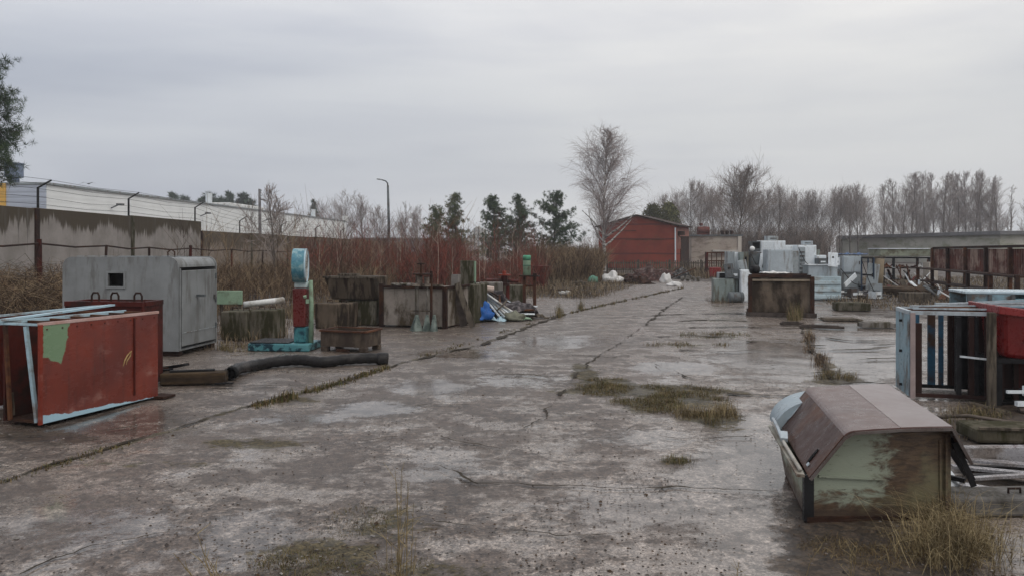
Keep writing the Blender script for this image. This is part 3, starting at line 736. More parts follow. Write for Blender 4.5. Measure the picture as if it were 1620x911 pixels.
BR = [(9.5, 2.9), (15.8, 2.9), (22.4, 2.92), (27.7, 2.95), (33.5, 2.95), (39.0, 2.57), (46, 2.56), (54, 2.6), (62, 2.6)]
for (y, h) in BR:
    mb = MB(); y -= 30; mb.bar((0, y, h - .2), (0, y, h + .62), .05, mi=0); mb.bar((0, y, h + .6), (.33, y + .12, h + .84), .045)
    mb.build('wire_bracket', STEEL, wall)
for j, (dx, dz) in enumerate(((0, .12), (0, .34), (0, .58), (.16, .72), (.31, .84))):
    mb = MB()
    for (a, ha), (b, hb) in zip(BR[:-1], BR[1:]):
        mb.tube([(dx, a - 30, ha + dz), (dx, (a + b) / 2 - 30, (ha + hb) / 2 + dz - .05 - .03 * (j % 2)), (dx, b - 30, hb + dz)], .007, 3)
    mb.build('barbed_wire', STEEL, wall)

fence = thing('rail_fence', 'leaning rusty red post fence with one sagging rail in front of the concrete wall', 'fence', (-11, 30, 0))
py_ = [12.6, 15.0, 17.7, 20.4, 23.0, 25.9, 29.8, 33.2, 38.6, 44, 50]
tops = []
for k, y in enumerate(py_):
    h = [1.8, 1.82, 1.84, 1.80, 1.76, 1.74, 1.70, 1.66, 1.62, 1.6, 1.6][k]; ln = [.0, .06, -.03, .1, 0, .03, -.02, .14, 0, .05, 0][k]
    mb = MB(); r = .055 if k in (2, 5) else .035
    mb.tube([(0, y - 30, -.1), (ln * .4, y - 30 + ln, h + (.1 if k in (2, 5) else .02))], r, 8); mb.build('post', DRED if k in (2, 5, 6) else DRUST, fence); tops.append(Vector((ln * .4, y - 30 + ln, h)))
mb = MB(); path = []
for a, b in zip(tops[:-1], tops[1:]):
    path += [a, a.lerp(b, .5) - Vector((0, 0, .06))]
mb.tube(path + [tops[-1]], .022, 6); mb.build('rail', DRUST, fence)

# ------------------------------------------------------------------ white factory behind the wall
def siding(name, c, amp=.10, step=.3, axis='Z'):
    m, nt, N, L, P = nodes_of(name); v = obj_vec(nt, False)
    w = N.new('ShaderNodeTexWave'); w.wave_type = 'BANDS'; w.bands_direction = axis; w.inputs['Scale'].default_value = .314 / step; L.new(v, w.inputs['Vector'])
    n = noise_n(nt, v, .6, 4)
    col = mixc(nt, mapr(nt, n, .3, .7), tuple(x * .9 for x in c), c)
    col = mixc(nt, mapr(nt, w.outputs['Fac'], .0, .25), tuple(x * (1 - amp * 3) for x in c), col)
    L.new(col, P.inputs['Base Color']); P.inputs['Roughness'].default_value = .5
    b = N.new('ShaderNodeBump'); b.inputs['Strength'].default_value = .25; b.inputs['Distance'].default_value = .02
    L.new(w.outputs['Fac'], b.inputs['Height']); L.new(b.outputs[0], P.inputs['Normal'])
    return m
FACW = siding('white_siding', (.90, .91, .89), .022); FACG = siding('grey_siding', (.50, .54, .62)); FACY = siding('yellow_siding', (.72, .42, .09))
ang = math.atan2(4.7, 60)
fac = thing('factory_building', 'long white sided factory with a yellow front corner behind the concrete wall', 'factory', (-27.6, 45, 0), -ang)
mb = MB(); mb.box(-16, 0, 0, 60, 0, 5.55); mb.build('wall', [FACW], fac)
mb = MB(); mb.box(-15.9, -.02, -.06, -.003, 0, 5.52); mb.build('front_wall', FACG, fac)
mb = MB(); mb.box(-15.95, -2.5, -.16, -.065, 0, 5.62); mb.build('yellow_cladding', FACY, fac)
mb = MB(); mb.box(-16.1, .12, -.1, 60.2, 5.553, 5.68); mb.build('roof', MGREY, fac)
mb = MB(); mb.box(.003, .13, 8, 60, 0, .5); mb.build('plinth', MGREY, fac)
mb = MB(); mb.box(-7, -.8, 26, 34, 5.683, 6.1); mb.build('roof_skylight', WHITE, fac, bevel=.1)
mb = MB(); mb.cyl((-3.3, 1.6, 5.6), (-3.3, 1.6, 6.15), .3, 16); mb.cyl((-3.3, 1.6, 6.15), (-3.3, 1.6, 6.95), .52, 20); mb.cyl((-3.3, 1.6, 6.95), (-3.3, 1.6, 7.02), .56, 20)
mb.build('roof_vent', W('blue_grey_metal', (.20, .24, .32), (.15, .18, .25), 4, rough=.4), fac)
for y in (6.3, 18.7, 31.5):
    mb = MB(); mb.bar((.0, y, 4.5), (.55, y, 4.72), .07); mb.box(.45, .85, y - .15, y + .15, 4.68, 4.8); mb.build('wall_lamp', DGREY, fac)
for y in (21.2, 48):
    mb = MB(); mb.cyl((-.5, y, 5.6), (-.5, y, 6.6), .28, 10); mb.build('vent_pipe', LGREY, fac)
mb = MB(); mb.box(-.3, .2, 59, 60.3, 5.6, 6.3); mb.build('chimney', WHITE, fac)
# small bird over the factory roof
mb = MB(); b = at(140, 291, 60)
for s in (-1, 1):
    mb.add([(0, -.12, 0), (0, .12, 0), (s * .35, .06, .12), (s * .35, -.08, .12), (s * .75, -.05, -.04)], [(0, 1, 2, 3), (3, 2, 4)])
mb.tube([(0, -.2, 0), (0, 0, .01), (0, .25, 0)], [.02, .06, .01], 6)
tag(mb.build('bird', DGREY, loc=b), 'small dark bird with spread wings flying over the factory roof', 'bird')

wh = thing('warehouse', 'low warehouse with a pale grey sheet roof beyond the red thicket', 'warehouse', (0, 0, 0))
a = at(556, 395, 128); b = at(742, 395, 128)
mb = MB(); mb.box(a.x, b.x, 128, 142, 0, 3.6); mb.build('wall', MGREY, wh)
mb = MB(); mb.prism([(127.4, 3.55), (135, 5.2), (142.6, 3.55), (142.6, 3.7), (135, 5.4), (127.4, 3.7)], (0, 0, 0), (0, 1, 0), (0, 0, 1), (1, 0, 0), a.x - .4, b.x + .4)
mb.build('roof', siding('pale_sheet_roof', (.48, .51, .54), .05, .6, 'X'), wh)
ha = thing('arched_hangar', 'white ribbed end of an arched hangar behind the pines', 'hangar', (0, 0, 0))
c = at(757, 395, 122); mb = MB()
prof = [(-2.3, 0), (-2.0, 2.2), (-1.5, 4.0), (-.7, 5.2), (0, 5.5), (.7, 5.2), (1.5, 4.0), (2.0, 2.2), (2.3, 0)]
mb.prism(prof, (c.x, 122, 0), (1, 0, 0), (0, 0, 1), (0, 1, 0), 0, 14); mb.build('shell', WHITE, ha)
for k in range(-3, 4):
    x = k * .6; zt = 5.35 - abs(x) ** 2 * .62; mb = MB(); mb.box(c.x + x - .09, c.x + x + .09, 121.85, 121.995, 0, max(zt, .5)); mb.build('rib', MGREY, ha)

# ------------------------------------------------------------------ lamp and pole
p = at(616, 395, 60)
sl_ = thing('street_lamp', 'dark street lamp with a curved arm pointing left above the thicket', 'street lamp', (p.x, 60, 0))
mb = MB(); mb.tube([(0, 0, 0), (-.05, 0, 4), (-.12, 0, 6.75)], [.13, .11, .085], 8); mb.build('pole', DGREY, sl_, True)
mb = MB(); mb.tube([(-.12, 0, 6.7), (-.15, 0, 6.95), (-.3, 0, 7.12), (-.65, 0, 7.22)], [.06, .055, .05, .045], 6); mb.build('arm', DGREY, sl_, True)
mb = MB(); mb.hexa([Vector(q) for q in ((-1.0, -.1, 7.22), (-.6, -.08, 7.17), (-.6, .08, 7.17), (-1.0, .1, 7.22), (-.98, -.06, 7.33), (-.6, -.05, 7.27), (-.6, .05, 7.27), (-.98, .06, 7.33))]); mb.build('lamp_head', MGREY, sl_, bevel=.02)
p = at(412, 395, 66)
up = thing('utility_pole', 'grey wooden utility pole with a small crosspiece in front of the white factory', 'utility pole', (p.x, 66, 0))
mb = MB(); mb.tube([(0, 0, 0), (-.08, 0, 6.95)], [.17, .11], 8); mb.build('pole', plain('weathered_pole', (.14, .13, .13)), up, True)
mb = MB(); mb.bar((-.1, 0, 6.1), (.5, -.1, 5.95), .09); mb.build('crosspiece', STEEL, up)
for z_ in (6.75, 6.3):
    mb = MB(); mb.cyl((.0, -.1, z_), (.12, -.1, z_ + .12), .07, 8); mb.build('insulator', MGREY, up)

# ------------------------------------------------------------------ red shed, beige block, long building
def shed_mat():
    m, nt, N, L, P = nodes_of('rusty_red_sheet'); v = obj_vec(nt, False)
    n1 = noise_n(nt, v, .55, 5, .6); n2 = noise_n(nt, stretched(nt, v, (1, 1, 2.5)), 1.4, 6, .65)
    sep = N.new('ShaderNodeSeparateXYZ'); L.new(v, sep.inputs[0])
    w = N.new('ShaderNodeTexWave'); w.bands_direction = 'Z'; w.inputs['Scale'].default_value = .24; w.inputs['Distortion'].default_value = .6; L.new(v, w.inputs[0])
    col = mixc(nt, mapr(nt, n1, .3, .7), (.27, .058, .036), (.18, .042, .030))
    col = mixc(nt, mapr(nt, n2, .52, .75), col, (.18, .075, .036))
    col = mixc(nt, mapr(nt, w.outputs['Fac'], .0, .05), (.12, .035, .028), col)
    L.new(col, P.inputs['Base Color']); P.inputs['Roughness'].default_value = .7; P.inputs['Specular IOR Level'].default_value = .12
    return m
SHED = shed_mat()
shed = thing('red_shed', 'rusty red gabled metal shed with a shallow roof behind the picket fence', 'shed', (14.3, 66, 0), R(-26.6))
mb = MB(); mb.prism([(-7.15, 0), (-7.15, 3.75), (-3.6, 4.68), (0, 3.75), (0, 0)], (0, 0, 0), (1, 0, 0), (0, 0, 1), (0, 1, 0), 0, 4.5); mb.build('wall', SHED, shed)
mb = MB(); mb.sheet([(-7.4, 3.72), (-3.6, 4.72), (.3, 3.70)], (0, 0, 0), (1, 0, 0), (0, 0, 1), (0, 1, 0), -.22, 4.75, -.10); mb.build('roof', DRUST, shed)
mb = MB(); mb.box(.003, .04, .15, 4.45, 1.75, 3.6); mb.build('side_cladding', W('pink_red_panel', (.26, .12, .09), (.2, .08, .06), 1.5, rough=.6), shed)
mb = MB(); mb.box(.005, .06, 1.4, 4.4, 0, 2.9); mb.build('door', DRUST, shed)
mb = MB(); mb.box(-.12, -.02, -.10, -.003, 0, 3.6); mb.build('corner_strip', LGREY, shed)
mb = MB(); mb.box(.05, .55, .3, .8, 2.95, 3.3); mb.bar((.0, .55, 3.0), (.4, .55, 2.6), .06); mb.build('wall_lamp', DRUST, shed)
for (x0, x1, z0) in ((-4.6, -1.0, 2.55), (-6.4, -3.6, 3.35)):
    mb = MB(); mb.box(x0, x1, -.03, -.003, z0, z0 + .06); mb.build('seam', RUST, shed)

blk = thing('block_building', 'flat roofed beige block building right of the red shed, with scrap on its roof', 'building', (17.5, 74, 0), R(-4))
BEIGE = W('beige_render', (.40, .345, .29), (.32, .27, .23), .7, stain=(.2, .16, .13), amt=.33, sscale=.9, streak=(.6, .6, 1.6), rough=.85)
mb = MB(); mb.box(0, 4.75, 0, 5, 0, 3.0); mb.build('wall', BEIGE, blk)
mb = MB(); mb.box(-.12, 4.9, -.14, 5.1, 3.003, 3.14); mb.build('roof', DGREY, blk)
mb = MB(); mb.box(4.45, 4.78, -.12, -.003, 0, 3.0); mb.build('corner_pilaster', W('pale_render', (.52, .47, .41), (.45, .4, .35), 1, rough=.85), blk)
mb = MB(); mb.box(2.0, 4.44, -.32, -.003, 1.5, 1.66); mb.build('ledge', W('pale_ledge', (.56, .52, .47), None, 1, rough=.8), blk)
o = MB(); o.cyl((-.1, 0, .42), (1.0, 0, .42), .40, 18); o.cyl((.25, 0, .9), (.25, 0, 1.15), .18, 12); o.box(-.1, 1.0, -.3, .3, 0, .12)
b = o.build('rusty_tank', W('dark_red_rust', (.13, .045, .035), (.08, .03, .025), 3, rough=.75), None, bevel=.03, loc=(18.4, 74.8, 3.14)); tag(b, 'rusty red tank lying on the roof of the beige block', 'tank')
o = MB()
for k, x in enumerate((0, .45, .95)):
    o.cyl((x, 0, 0), (x, 0, .3 + .1 * (k == 2)), .15, 10)
b = None
for k, x in enumerate((20.7, 21.15, 21.6)):
    o = MB(); o.cyl((0, 0, 0), (0, 0, .36), .14, 12, .2); o.cyl((0, 0, .36), (0, 0, .44), .2, 12, .12)
    b = o.build('roof_pot', DRUST, None, loc=(x, 74.6, 3.14)); tag(b, 'small dark pot standing on the right end of the beige roof', 'pot', 'pots on the beige roof')

pf = thing('picket_fence', 'dark weathered picket fence in front of the red shed', 'fence', (6.6, 52.6, 0), R(-3))
L_ = 8.6; mb = MB(); x = 0; rnd = random.Random(3)
while x < L_:
    h = .92 + rnd.uniform(-.05, .06); mb.box(x, x + .07, -.012, .012, .06, h); x += .155
mb.build('pickets', WOOD, pf)
for z_ in (.28, .72):
    mb = MB(); mb.box(-.05, L_, .015, .06, z_, z_ + .08); mb.build('rail', WOOD, pf)
for k in range(5):
    mb = MB(); mb.box(k * L_ / 4 - .05, k * L_ / 4 + .05, .062, .16, 0, 1.0); mb.build('post', DBARK, pf)

lb = thing('long_building', 'long low grey building with a dark flat roof edge at the right', 'building', (54.7, 85, 0))
d = Vector((50.0 - 54.7, 115 - 85, 0)); ln = d.length; lb.rotation_euler.z = math.atan2(d.y, d.x)
GREYR = W('grey_green_render', (.46, .44, .38), (.38, .365, .31), .5, stain=(.27, .27, .19), amt=.36, sscale=.6, streak=(.5, .5, 1.4), rough=.9)
mb = MB(); mb.box(0, ln, -9, 0, 0, 3.35); mb.build('wall', GREYR, lb)
mb = MB(); mb.box(-.5, ln + .4, -9.4, .45, 3.353, 3.78); mb.build('roof', W('roof_felt', (.17, .165, .165), (.12, .12, .12), 1, rough=.7), lb, bevel=.02)
mb = MB(); mb.box(ln + .003, ln + .9, -1.0, .35, 0, 3.7); mb.build('gable_pillar', W('pale_pillar', (.42, .38, .33), None, 1, rough=.9), lb)
# ================================================================== things of the left side
# --- red framed boxes in the left foreground
def panel_mat():
    m, nt, N, L, P = nodes_of('scraped_red_panel'); v = obj_vec(nt, False)
    sep = N.new('ShaderNodeSeparateXYZ'); L.new(v, sep.inputs[0])
    n1 = noise_n(nt, v, 1.7, 5, .6); n2 = noise_n(nt, stretched(nt, v, (1, 1, 2.4)), 2.6, 7, .7); n3 = noise_n(nt, stretched(nt, v, (1, 1, 1.9)), 2.4, 8, .75)
    vd = noise_n(nt, stretched(nt, v, (8, 8, .5)), 2, 5, .7)
    col = mixc(nt, mapr(nt, n1, .3, .7), (.20, .036, .020), (.12, .025, .017))
    col = mixc(nt, mth(nt, 'MULTIPLY', mapr(nt, n3, .55, .70), .5), col, (.36, .20, .165))
    col = mixc(nt, mth(nt, 'MULTIPLY', mapr(nt, vd, .52, .72), .7), col, (.07, .022, .016))
    # the patch of green undercoat and the blue band along the foot
    wob = mth(nt, 'MULTIPLY', mth(nt, 'SUBTRACT', n2, .5), .12)
    y = mth(nt, 'ADD', sep.outputs['Y'], wob); zz = mth(nt, 'ADD', sep.outputs['Z'], wob)
    ylim = mth(nt, 'ADD', mth(nt, 'MULTIPLY', sep.outputs['Z'], .22), .10)
    g = mth(nt, 'MULTIPLY', mth(nt, 'LESS_THAN', y, ylim), mth(nt, 'GREATER_THAN', mth(nt, 'ADD', zz, mth(nt, 'MULTIPLY', y, .45)), .68))
    g = mth(nt, 'MULTIPLY', g, mth(nt, 'GREATER_THAN', y, .02))
    col = mixc(nt, g, col, (.17, .26, .15))
    bl = mth(nt, 'LESS_THAN', mth(nt, 'ADD', zz, mth(nt, 'MULTIPLY', sep.outputs['Y'], .055)), .10)
    col = mixc(nt, bl, col, mixc(nt, n1, (.30, .46, .56), (.42, .60, .68)))
    L.new(col, P.inputs['Base Color']); L.new(mapr(nt, n2, .3, .7, .14, .42), P.inputs['Roughness'])
    b = N.new('ShaderNodeBump'); b.inputs['Strength'].default_value = .25; b.inputs['Distance'].default_value = .012
    L.new(n1, b.inputs['Height']); L.new(b.outputs[0], P.inputs['Normal'])
    return m
PANEL = panel_mat()
A = thing('metal_box_frame', 'open red steel box frame, its side sheet scraped with a pale green patch', 'steel frame', (-4.53, 7.3, 0), R(-18.5))
mb = MB(); mb.box(-.022, 0, 0, 1.48, .02, .97); mb.build('side_panel', PANEL, A, bevel=.006)
mb = MB(); mb.box(.002, .018, 1.12, 1.135, .1, .95); mb.build('seam', DRED, A)
mb = MB(); mb.box(-.50, -.478, 0, 1.48, .02, .96); mb.build('inner_panel', DRED, A)
mb = MB(); mb.box(-.475, -.025, 1.44, 1.46, .02, .95); mb.build('back_panel', DRED, A)
mb = MB(); mb.box(-.475, -.025, .02, 1.4, .02, .04); mb.build('bottom_sheet', DRUST, A)
mb = MB(); mb.bar((.002, -.012, .02), (.002, -.012, .98), .03); mb.build('corner_edge', RED, A)
for x in (-.012, -.49):
    mb = MB(); mb.bar((x, -.02, .985), (x, 1.49, .985), .032, .028); mb.build('top_rail', LBLUE if x < -.1 else W('pale_pink_edge', (.50, .36, .33), (.4, .24, .2), 4, rough=.5), A)
for y in (.0, .25, .5, .75, 1.0, 1.25, 1.47):
    mb = MB(); mb.bar((-.472, y, .978), (-.03, y, .978), .026, .02); mb.build('top_slat', LBLUE if y < .1 else RUST, A)
mb = MB(); mb.bar((-.2, -.0, .96), (-.08, .02, .03), .035, .03); mb.build('leg', LBLUE, A)
mb = MB(); mb.bar((-.47, -.0, .96), (-.43, .02, .03), .03); mb.build('leg', RUST, A)
mb = MB(); mb.box(-.08, .12, 1.42, 1.62, .004, .03); mb.build('foot_plate', DRUST, A)
mb = MB(); mb.tube([(.002, .98, .44), (.002, 1.0, .50), (.002, 1.04, .555), (.002, 1.09, .59), (.002, 1.075, .54), (.002, 1.03, .49), (.002, 1.02, .45)], [.004, .009, .008, .006, .009, .006, .003], 5); mb.build('paint_mark', W('ochre_mark', (.38, .27, .12), (.3, .2, .09), 8, rough=.6), A)
for k in range(9):
    mb = MB(); y = .06 + .17 * k; mb.cyl((-.001, y, .93), (.006, y, .93), .008, 8); mb.build('rivet', DRED, A)

B = thing('metal_box_frame', 'second red steel frame beside it at the left edge, with a thick light blue leg', 'steel frame', (-5.12, 7.45, 0), R(-18.5))
mb = MB(); mb.box(-.64, -.615, 0, 1.5, .02, .97); mb.build('side_panel', DRED, B)
mb = MB(); mb.box(-.61, -.02, 1.3, 1.32, .02, .93); mb.build('back_panel', RED, B)
mb = MB(); mb.box(-.03, -.005, .25, 1.5, .02, .93); mb.build('inner_panel', DRED, B)
mb = MB(); mb.bar((-.13, -.02, .95), (.06, .0, .03), .07, .05); mb.build('leg', LBLUE, B)
mb = MB(); mb.bar((.06, .12, .92), (.12, .12, .06), .05, .04); mb.build('leg', WOOD, B)
mb = MB(); mb.bar((-.6, -.02, .95), (-.6, -.02, .02), .05); mb.build('leg', DRED, B)
for (x, mt) in ((-.63, DRED), (-.03, LBLUE)):
    mb = MB(); mb.bar((x, -.03, .97), (x, 1.5, .97), .045, .035); mb.build('top_rail', mt, B)
for y in (-.01, .35, .7, 1.05, 1.45):
    mb = MB(); mb.bar((-.6, y, .965), (-.06, y, .965), .035, .025); mb.build('top_slat', RUST if y else LBLUE, B)
for k, (a, b, w, lab) in enumerate((((-4.98, 7.42, 1.015), (-4.82, 9.15, 1.035), .07, 'wide pale blue flat bar laid along the top of the red frames'), ((-5.42, 7.60, 1.012), (-5.0, 9.25, 1.02), .045, 'narrow pale blue bar laid along the top at the left edge'))):
    mb = MB(); mb.bar(a, b, w, .02); tag(mb.build('flat_bar', LBLUE), lab, 'metal bar')
Cx = thing('lifting_crate', 'low dark red crate with three lifting loops behind the red frames', 'crate', (-5.55, 9.5, 0), R(-7))
for (x0, x1, y0, y1) in ((0, .98, -.03, 0), (0, .98, .37, .40), (-.03, -.003, -.03, .40), (.983, 1.01, -.03, .40)):
    mb = MB(); mb.box(x0, x1, y0, y1, .02, 1.0); mb.build('side_panel', DRED, Cx)
mb = MB(); mb.bar((-.03, -.015, 1.03), (1.01, -.015, 1.03), .06); mb.bar((-.03, .385, 1.03), (1.01, .385, 1.03), .06); mb.bar((-.015, .02, 1.03), (-.015, .35, 1.03), .055); mb.bar((.995, .02, 1.03), (.995, .35, 1.03), .055); mb.build('top_rail', DRED, Cx)
for x in (.36, .62, .93):
    mb = MB(); mb.tube([(x - .05, 0, 1.05), (x - .05, 0, 1.13), (x - .03, 0, 1.165), (x + .03, 0, 1.165), (x + .05, 0, 1.13), (x + .05, 0, 1.05)], .013, 6); mb.build('lifting_loop', DRUST, Cx)

# --- grey cabin
cab = thing('metal_cabin', 'grey sheet metal cabin body with rounded corners and a small square window hole', 'cabin', (-5.32, 12.1, 0), R(-6.6))
def rounded(w, h, r, k=6, lo=True):
    pts = []
    for (cx, cy, a0) in ((w - r, h - r, 0), (-w + r, h - r, 90)):
        for i in range(k + 1):
            a = R(a0 + 90 * i / k); pts.append((cx + r * math.cos(a), cy + r * math.sin(a)))
    return pts + [(-w, 0), (w, 0)]
Wd, D, H = 2.0, 1.22, 1.50
CABM = W('cabin_galvanised', (0.258, 0.269, 0.269), (0.197, 0.204, 0.204), 1.7, stain=(0.160, 0.160, 0.153), amt=.36, sscale=2.2, streak=(2.6, 2.6, .5), rough=.5, metal=.1, bump=.3, bscale=5, fine=.12)
mb = MB()
# front and back are plates with rounded upper corners; the window is a real hole in the front plate
def plate_with_hole(mb, y0, y1, hole=None):
    pr = [(x - Wd / 2, z) for x, z in rounded(Wd / 2, H, .16)]
    if not hole:
        mb.prism(pr, (0, y0, .08), (1, 0, 0), (0, 0, 1), (0, 1, 0), 0, y1 - y0); return
    x0, x1, z0, z1 = hole
    L_ = [p for p in pr if p[0] <= -Wd / 2]; Rr = [p for p in pr if p[0] > -Wd / 2]
    for poly in ([(x0, 0), (x0, H)] + [p for p in pr[7:14]] + [(-Wd, 0)], [(x1, H), (x1, 0), (0, 0)] + pr[:7], [(x0, 0), (x1, 0), (x1, z0), (x0, z0)], [(x0, z1), (x1, z1), (x1, H), (x0, H)]):
        mb.prism(poly, (0, y0, .08), (1, 0, 0), (0, 0, 1), (0, 1, 0), 0, y1 - y0)
hx0, hx1, hz0, hz1 = -1.20, -.93, 1.03, 1.24
plate_with_hole(mb, 0, .03, (hx0, hx1, hz0, hz1)); plate_with_hole(mb, D - .03, D)
pr = [(x - Wd / 2, z) for x, z in rounded(Wd / 2 - .012, H - .012, .155)]
ring = pr + [pr[0]]
mb.sheet(pr[::-1] , (0, .031, .08), (1, 0, 0), (0, 0, 1), (0, 1, 0), 0, D - .062, .02)
mb.box(-Wd + .02, -.02, .032, D - .032, .085, .11)
mb.build('shell', CABM, cab)
mb = MB(); mb.box(.003, .02, .07, D - .07, .15, 1.36); mb.build('side_door', CABM, cab, bevel=.012)
mb = MB(); mb.box(.0215, .026, .07, D - .07, .36, .375); mb.build('door_seam', MGREY, cab)
mb = MB(); mb.tube([(.012, .03, .1), (.012, .03, 1.4)], .014, 6); mb.build('corner_trim', CABM, cab)
for z_ in (.35, .8, 1.2):
    mb = MB(); mb.cyl((.03, D - .085, z_), (.03, D - .085, z_ + .09), .014, 8); mb.build('hinge', DGREY, cab)
for k in range(11):
    mb = MB(); x = -1.85 + .17 * k; mb.cyl((x, .001, .2), (x, -.005, .2), .010, 6); mb.build('rivet', MGREY, cab)
mb = MB()
for (a, b, c, d) in ((hx0 - .035, hx1 + .035, hz1, hz1 + .035), (hx0 - .035, hx1 + .035, hz0 - .035, hz0), (hx0 - .035, hx0, hz0, hz1), (hx1, hx1 + .035, hz0, hz1)):
    mb.box(a, b, -.018, -.002, c + .08, d + .08)
mb.build('window_frame', CABM, cab)
mb = MB(); mb.box(-.02, .16, .5, .56, .92, .96); mb.box(.028, .05, 1.06, 1.1, .85, .93); mb.build('door_handle', DGREY, cab)
mb = MB(); mb.bar((-1.98, .1, .04), (-.02, .1, .04), .1, .08); mb.bar((-1.98, D - .1, .04), (-.02, D - .1, .04), .1, .08); mb.build('skid', DRUST, cab)
mb = MB(); mb.tube([(-.42, .4, 1.57), (-.42, .4, 1.66), (-.36, .4, 1.7), (-.30, .4, 1.66), (-.30, .4, 1.57)], .012, 6); mb.build('roof_loop', DRUST, cab)
mb = MB(); mb.box(-.04, .028, -.0, .0, 0, 0) if False else mb.box(-1.9, -.1, .2, .24, 1.585, 1.595); mb.build('roof_seam', MGREY, cab)

# --- platform scale
sc_ = thing('platform_scale', 'old teal platform scale with a red column and a big round dial head', 'scale', (-3.38, 12.75, 0), R(-5))
TEALW = W('chipped_teal', (0.104, 0.264, 0.280), (0.068, 0.200, 0.224), 5, stain=(0.014, 0.040, 0.056), amt=.46, sscale=6, streak=(1, 1, 1), soft=.03, rough=.38, fine=.15)
mb = MB(); mb.box(-1.06, .0, -.1, .55, .0, .13); mb.build('platform', TEALW, sc_, bevel=.02)
mb = MB(); mb.box(-1.04, -.36, -.08, .53, .132, .15); mb.build('weighing_plate', STEEL, sc_, bevel=.008)
mb = MB(); mb.box(-.31, -.10, .02, .24, .132, .40); mb.build('column_foot', TEAL, sc_, bevel=.02)
mb = MB(); mb.prism([(-.315, .402), (-.105, .402), (-.095, 1.05), (-.325, 1.05)], (0, .0, 0), (1, 0, 0), (0, 0, 1), (0, 1, 0), 0, .24); mb.build('column', W('scale_red', (0.132, 0.013, 0.010), (0.096, 0.012, 0.009), 3, rough=.35), sc_, bevel=.02)
mb = MB(); mb.box(-.30, -.08, .01, .22, 1.052, 1.15); mb.build('neck', W('chipped_white', (.55, .6, .58), (.35, .45, .45), 8, rough=.5), sc_, bevel=.025)
mb = MB(); mb.tube([(-.035, .1, .132), (-.03, .1, .8), (-.04, .1, 1.18)], [.045, .04, .035], 8); mb.build('rear_pipe', GREENP, sc_, True)
mb = MB(); mb.box(-.09, -.04, .0, .03, .80, .87); mb.tube([(-.1, .0, .90), (-.1, -.015, .93)], .03, 8); mb.build('lever_bracket', GREENP, sc_)
dial = MB(); dial.tube([(-.35, 0, 0), (-.345, 0, 0), (-.15, 0, 0), (-.14, 0, 0)], [.25, .285, .285, .27], 36)
do = dial.build('dial_housing', W('dial_teal', (0.080, 0.240, 0.288), (0.048, 0.168, 0.224), 6, stain=(0.240, 0.368, 0.384), amt=.4, sscale=9, rough=.35), sc_, True, loc=(.02, .12, 1.43), rz=R(13.5))
em = do.modifiers.new('edges', 'EDGE_SPLIT'); em.split_angle = R(35)
rim = MB(); ring = [(-.135, .275 * math.cos(t * 2 * math.pi / 36), .275 * math.sin(t * 2 * math.pi / 36)) for t in range(37)]
rim.tube(ring, .016, 6, cap=False); rim.build('dial_rim', LBLUE, do, True)
fc = MB(); fc.cyl((-.139, 0, 0), (-.13, 0, 0), .262, 36); fc.build('dial_face', W('dial_white', (.68, .70, .68), (.55, .57, .55), 4, stain=(.3, .28, .22), amt=.3, rough=.25), do)
nd = MB(); nd.bar((-.125, 0, -.05), (-.125, .12, .18), .008, .004); nd.build('needle', BLACK, do)

# --- rusty stacking bin
def hollow(mb, x0, x1, y0, y1, z0, z1, t=.02, floor=True):
    mb.box(x0, x1, y0, y0 + t, z0, z1); mb.box(x0, x1, y1 - t, y1, z0, z1)
    mb.box(x0, x0 + t, y0 + t + .001, y1 - t - .001, z0, z1); mb.box(x1 - t, x1, y0 + t + .001, y1 - t - .001, z0, z1)
    if floor: mb.box(x0 + t, x1 - t, y0 + t, y1 - t, z0 + .002, z0 + t)
BROWNB = W('brown_bin_steel', (0.069, 0.051, 0.039), (0.042, 0.030, 0.023), 4, stain=(0.102, 0.078, 0.057), amt=.35, streak=(2, 2, 1), rough=.55)
bn = thing('stacking_bin', 'low rusty brown steel bin on stub legs between the scale and the hose', 'bin', (-2.42, 12.5, 0), YAW)
mb = MB(); hollow(mb, -.84, 0, 0, .55, .085, .34); mb.build('body', BROWNB, bn)
mb = MB()
for (a, b) in (((-.85, -.01, .345), (.01, -.01, .345)), ((-.85, .56, .345), (.01, .56, .345)), ((-.85, .0, .345), (-.85, .55, .345)), ((.01, .0, .345), (.01, .55, .345))): mb.bar(a, b, .035, .03)
mb.build('rim', RUST, bn)
for x in (-.84, -.12):
    for y in (-.003, .45):
        mb = MB(); mb.box(x, x + .13, y, y + .1, 0, .083); mb.build('leg', BROWNB, bn, bevel=.01)
mb = MB(); mb.box(-.55, -.3, -.003, .02, .0, .05) ; mb.build('fork_bar', DRUST, bn)

# --- thick hose
hs = MB(); path = []
ctrl = [(365, 600), (378, 593), (405, 585), (440, 580), (475, 579), (510, 580), (545, 577), (580, 576), (613, 575)]
pts = [G(*c) for c in ctrl]
pts = [Vector((p.x, p.y, .082 + .012 * math.sin(i * 2.1))) for i, p in enumerate(pts)]
def spline(P, k=6):
    out = []
    for i in range(len(P) - 1):
        p0, p1, p2, p3 = P[max(i - 1, 0)], P[i], P[i + 1], P[min(i + 2, len(P) - 1)]
        for j in range(k):
            t = j / k
            out.append(.5 * ((2 * p1) + (p2 - p0) * t + (2 * p0 - 5 * p1 + 4 * p2 - p3) * t * t + (3 * p1 - p0 - 3 * p2 + p3) * t ** 3))
    return out + [P[-1]]
sp_ = spline(pts, 8)
hose = thing('rubber_hose', 'thick black rubber hose lying in a slow bend across the concrete', 'hose', (0, 0, 0))
mb = MB(); mb.tube(sp_, [.078 + .004 * math.sin(i * 1.9) for i in range(len(sp_))], 16, cap=False); mb.tube([p + Vector((0, 0, 0)) for p in sp_], .062, 12, cap=False); mb.build('tube', RUBBER, hose, True)
